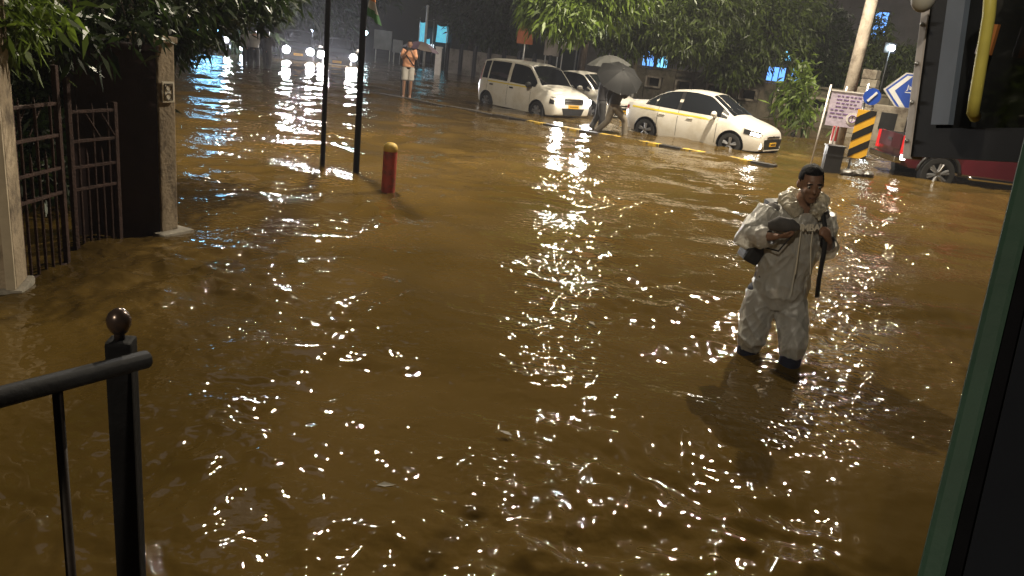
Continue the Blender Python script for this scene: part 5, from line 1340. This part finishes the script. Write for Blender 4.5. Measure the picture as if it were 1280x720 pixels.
    def win(px, y0, y1, wpx, m):
        p = on_line(px, 9); s = float((p - a) @ v / L); z0, z1 = zpix(y1, p) - GROUND_FAR, zpix(y0, p) - GROUND_FAR; w = wpx / 24.0 * (np.linalg.norm(p) / 40.0)
        f = MB().box((s, .17, (z0 + z1) / 2), (w + .16, .10, z1 - z0 + .16)).build('window', trim, t); MB().box((s, .10, (z0 + z1) / 2), (w, .06, z1 - z0)).build('pane', m, f)
        for k in range(1, 3): MB().box((s - w / 2 + w * k / 3, .06, (z0 + z1) / 2), (.05, .03, z1 - z0)).build('mullion', trim, f)
    for px, y0, y1, w, m in ((984, 55, 75, 13, cyn), (976, 84, 106, 20, blue), (1002, 66, 106, 10, blue), (1088, 15, 60, 20, blue), (1080, 72, 98, 16, blue), (812, 64, 92, 14, blue), (830, 70, 86, 12, cyn), (800, 50, 66, 8, blue)): win(px, y0, y1, w, m)
    # balconied block at the upper right
    P = on_line(1095, 22); t = thing('apartment_block', 'grey apartment block with railed balconies above the trees', 'building', (P[0], P[1], GROUND_FAR), yaw * .9)
    wl_ = mat('grey_plaster_block', (.28, .27, .27), .85, 0, .15, 1.2)
    MB().box((0, 4, 7.5), (13, 8, 15)).build('wall', wl_, t)
    for fl in range(1, 5):
        z = 1.2 + fl * 2.9
        for x in (-4.5, -1.5, 1.5, 4.5):
            f = MB().box((x, -.02, z + 1.2), (1.5, .12, 1.5)).build('window', mat('pale_window_frame', (.35, .34, .36), .6), t); MB().box((x, -.09, z + 1.2), (1.3, .04, 1.3)).build('pane', car_glass, f)
        s = MB().box((0, -.6, z), (12.4, 1.2, .16)).build('balcony_slab', wl_, t)
        for k in range(32): MB().box((-6.1 + k * .394, -1.15, z + .5), (.03, .03, .85)).build('baluster', trim, s)
        MB().box((0, -1.15, z + .95), (12.4, .05, .05)).build('handrail', trim, s)
    # bright lamp on the block's yard
    P = on_line(1113, -1); zl = zpix(60, P); t = thing('flood_lamp', 'small glaring white flood lamp on a post among the trees', 'lamp', (P[0], P[1], GROUND_FAR))
    MB().tube([(0, 0, 0), (0, 0, zl - GROUND_FAR)], .04, 8).build('post', trim, t, True)
    MB().ball((0, -.12, zl - GROUND_FAR), (.14, .10, .13)).build('lamp_glass', mat('glaring_lamp', (.9, .9, .9), .2, 0, 0, emit=45, ecol=(.75, .92, 1)), t, True)
    MB().box((0, .06, zl - GROUND_FAR), (.5, .12, .42)).build('housing', trim, t, bevel=.03)
    # far left: blue-lit stall behind the foliage
    P = gp(243, 64); t = thing('lit_kiosk', 'kiosk with blue-lit sign half hidden by the overhanging foliage', 'kiosk', (P[0], P[1] + 1, GROUND_FAR), rad(20))
    MB().box((0, .9, 1.2), (2.4, 1.8, 2.4)).build('cabin', trim, t, bevel=.03); MB().box((0, .8, 2.45), (2.8, 2.3, .1)).build('roof', steel, t)
    MB().box((.2, -.08, 1.5), (1.1, .10, .75)).build('lit_sign', mat('lit_blue_sign', (.2, .5, .8), .3, 0, 0, emit=26, ecol=(.25, .62, 1)), t, bevel=.01)
    MB().box((0, -.2, .95), (2.2, .5, .06)).build('counter', steel, t)
    # small far lamps
    for px, py, d, col, e, lab in ((303, 60, 41, (.7, .85, 1), 60, 'tiny cool lamp on a post between the wading people and the scooter'), (391, 37, 60, (.7, .8, 1), 40, 'small bluish lamp on a post beyond the glaring headlamps'), (457, 41, 50, (.7, .95, 1), 60, 'bright white lamp on a post beside the flagpole'), (562, 68, 47, (1, .85, .6), 8, 'small warm lamp on a post by the pale fence'), (582, 67, 47, (1, .85, .6), 8, 'second small warm lamp on a post along the pale fence')):
        Q = cp(px, py, d); t = thing('post_lamp', lab, 'lamp', (Q[0], Q[1], GROUND_FAR), 0, 'small far lamps')
        MB().tube([(0, 0, 0), (0, 0, Q[2] - GROUND_FAR)], .04, 8).build('post', steel, t, True)
        MB().ball((0, 0, Q[2] - GROUND_FAR), .12 if e > 10 else .09).build('globe', mat('globe_%d_%d' % (px, py), (.9, .9, .9), .2, 0, 0, emit=e, ecol=col), t, True)
    # pale boards and stalls between the flagpole and the umbrella
    bm_ = mat('grey_hoarding', (.20, .18, .17), .8, 0, .2, 2)
    for i, (px, y0, y1, w, lab) in enumerate(((478, 38, 62, 1.3, 'pale grey hoarding board beyond the flagpole'), (497, 50, 66, .7, 'small pale board beside the purple umbrella'), (690, 42, 70, .8, 'narrow pale board behind the hatchback'), (712, 38, 62, .9, 'pale grey notice panel behind the bright leaves'))):
        P = on_line(px, 0 if i < 2 else -3); z0, z1 = zpix(y1, P) - GROUND_FAR, zpix(y0, P) - GROUND_FAR
        t = thing('hoarding', lab, 'board', (P[0], P[1], GROUND_FAR), yaw * .6); MB().box((0, 0, (z0 + z1) / 2), (w, .05, z1 - z0)).build('board', bm_, t, bevel=.01)
        for x in (-w * .4, w * .4): MB().tube([(x, .06, 0), (x, .06, z1)], .035, 8).build('leg', steel, t)
far_side()

# floating leaves on the water
for i, (px, py) in enumerate(((578, 395), (212, 372), (640, 548), (318, 505), (736, 404), (470, 610))):
    P = gp(px, py); q = MB().add([(0, 0, .004), (.035, .018, .009), (.085, 0, .004), (.035, -.018, .006)], [(0, 1, 2, 3)])
    o = tag(q.build('floating_leaf', mat('yellow_leaf', (.40, .36, .04), .5) if i == 0 else mat('brown_leaf', (.06, .045, .015), .5)), 'small yellow leaf floating alone on the brown water' if i == 0 else 'small dark brown leaf floating on the brown water', 'leaf', 'leaves adrift on the flood')
    o.location = (P[0], P[1], .012); o.rotation_euler = (0, 0, i * 1.3)

# ================================================================ damp night air
hz = MB().box((0, 40, 9.0), (150, 150, 21.0)).mesh('haze')
hm_ = bpy.data.materials.new('damp_air'); hm_.use_nodes = True; _n = hm_.node_tree.nodes; _n.remove(_n['Principled BSDF'])
pv = _n.new('ShaderNodeVolumePrincipled'); pv.inputs['Color'].default_value = (.86, .88, 1, 1); pv.inputs['Density'].default_value = .0010; pv.inputs['Anisotropy'].default_value = .6
hm_.node_tree.links.new(pv.outputs[0], _n['Material Output'].inputs['Volume'])
ho = link_mesh('haze', hz, hm_); ho['kind'] = 'stuff'
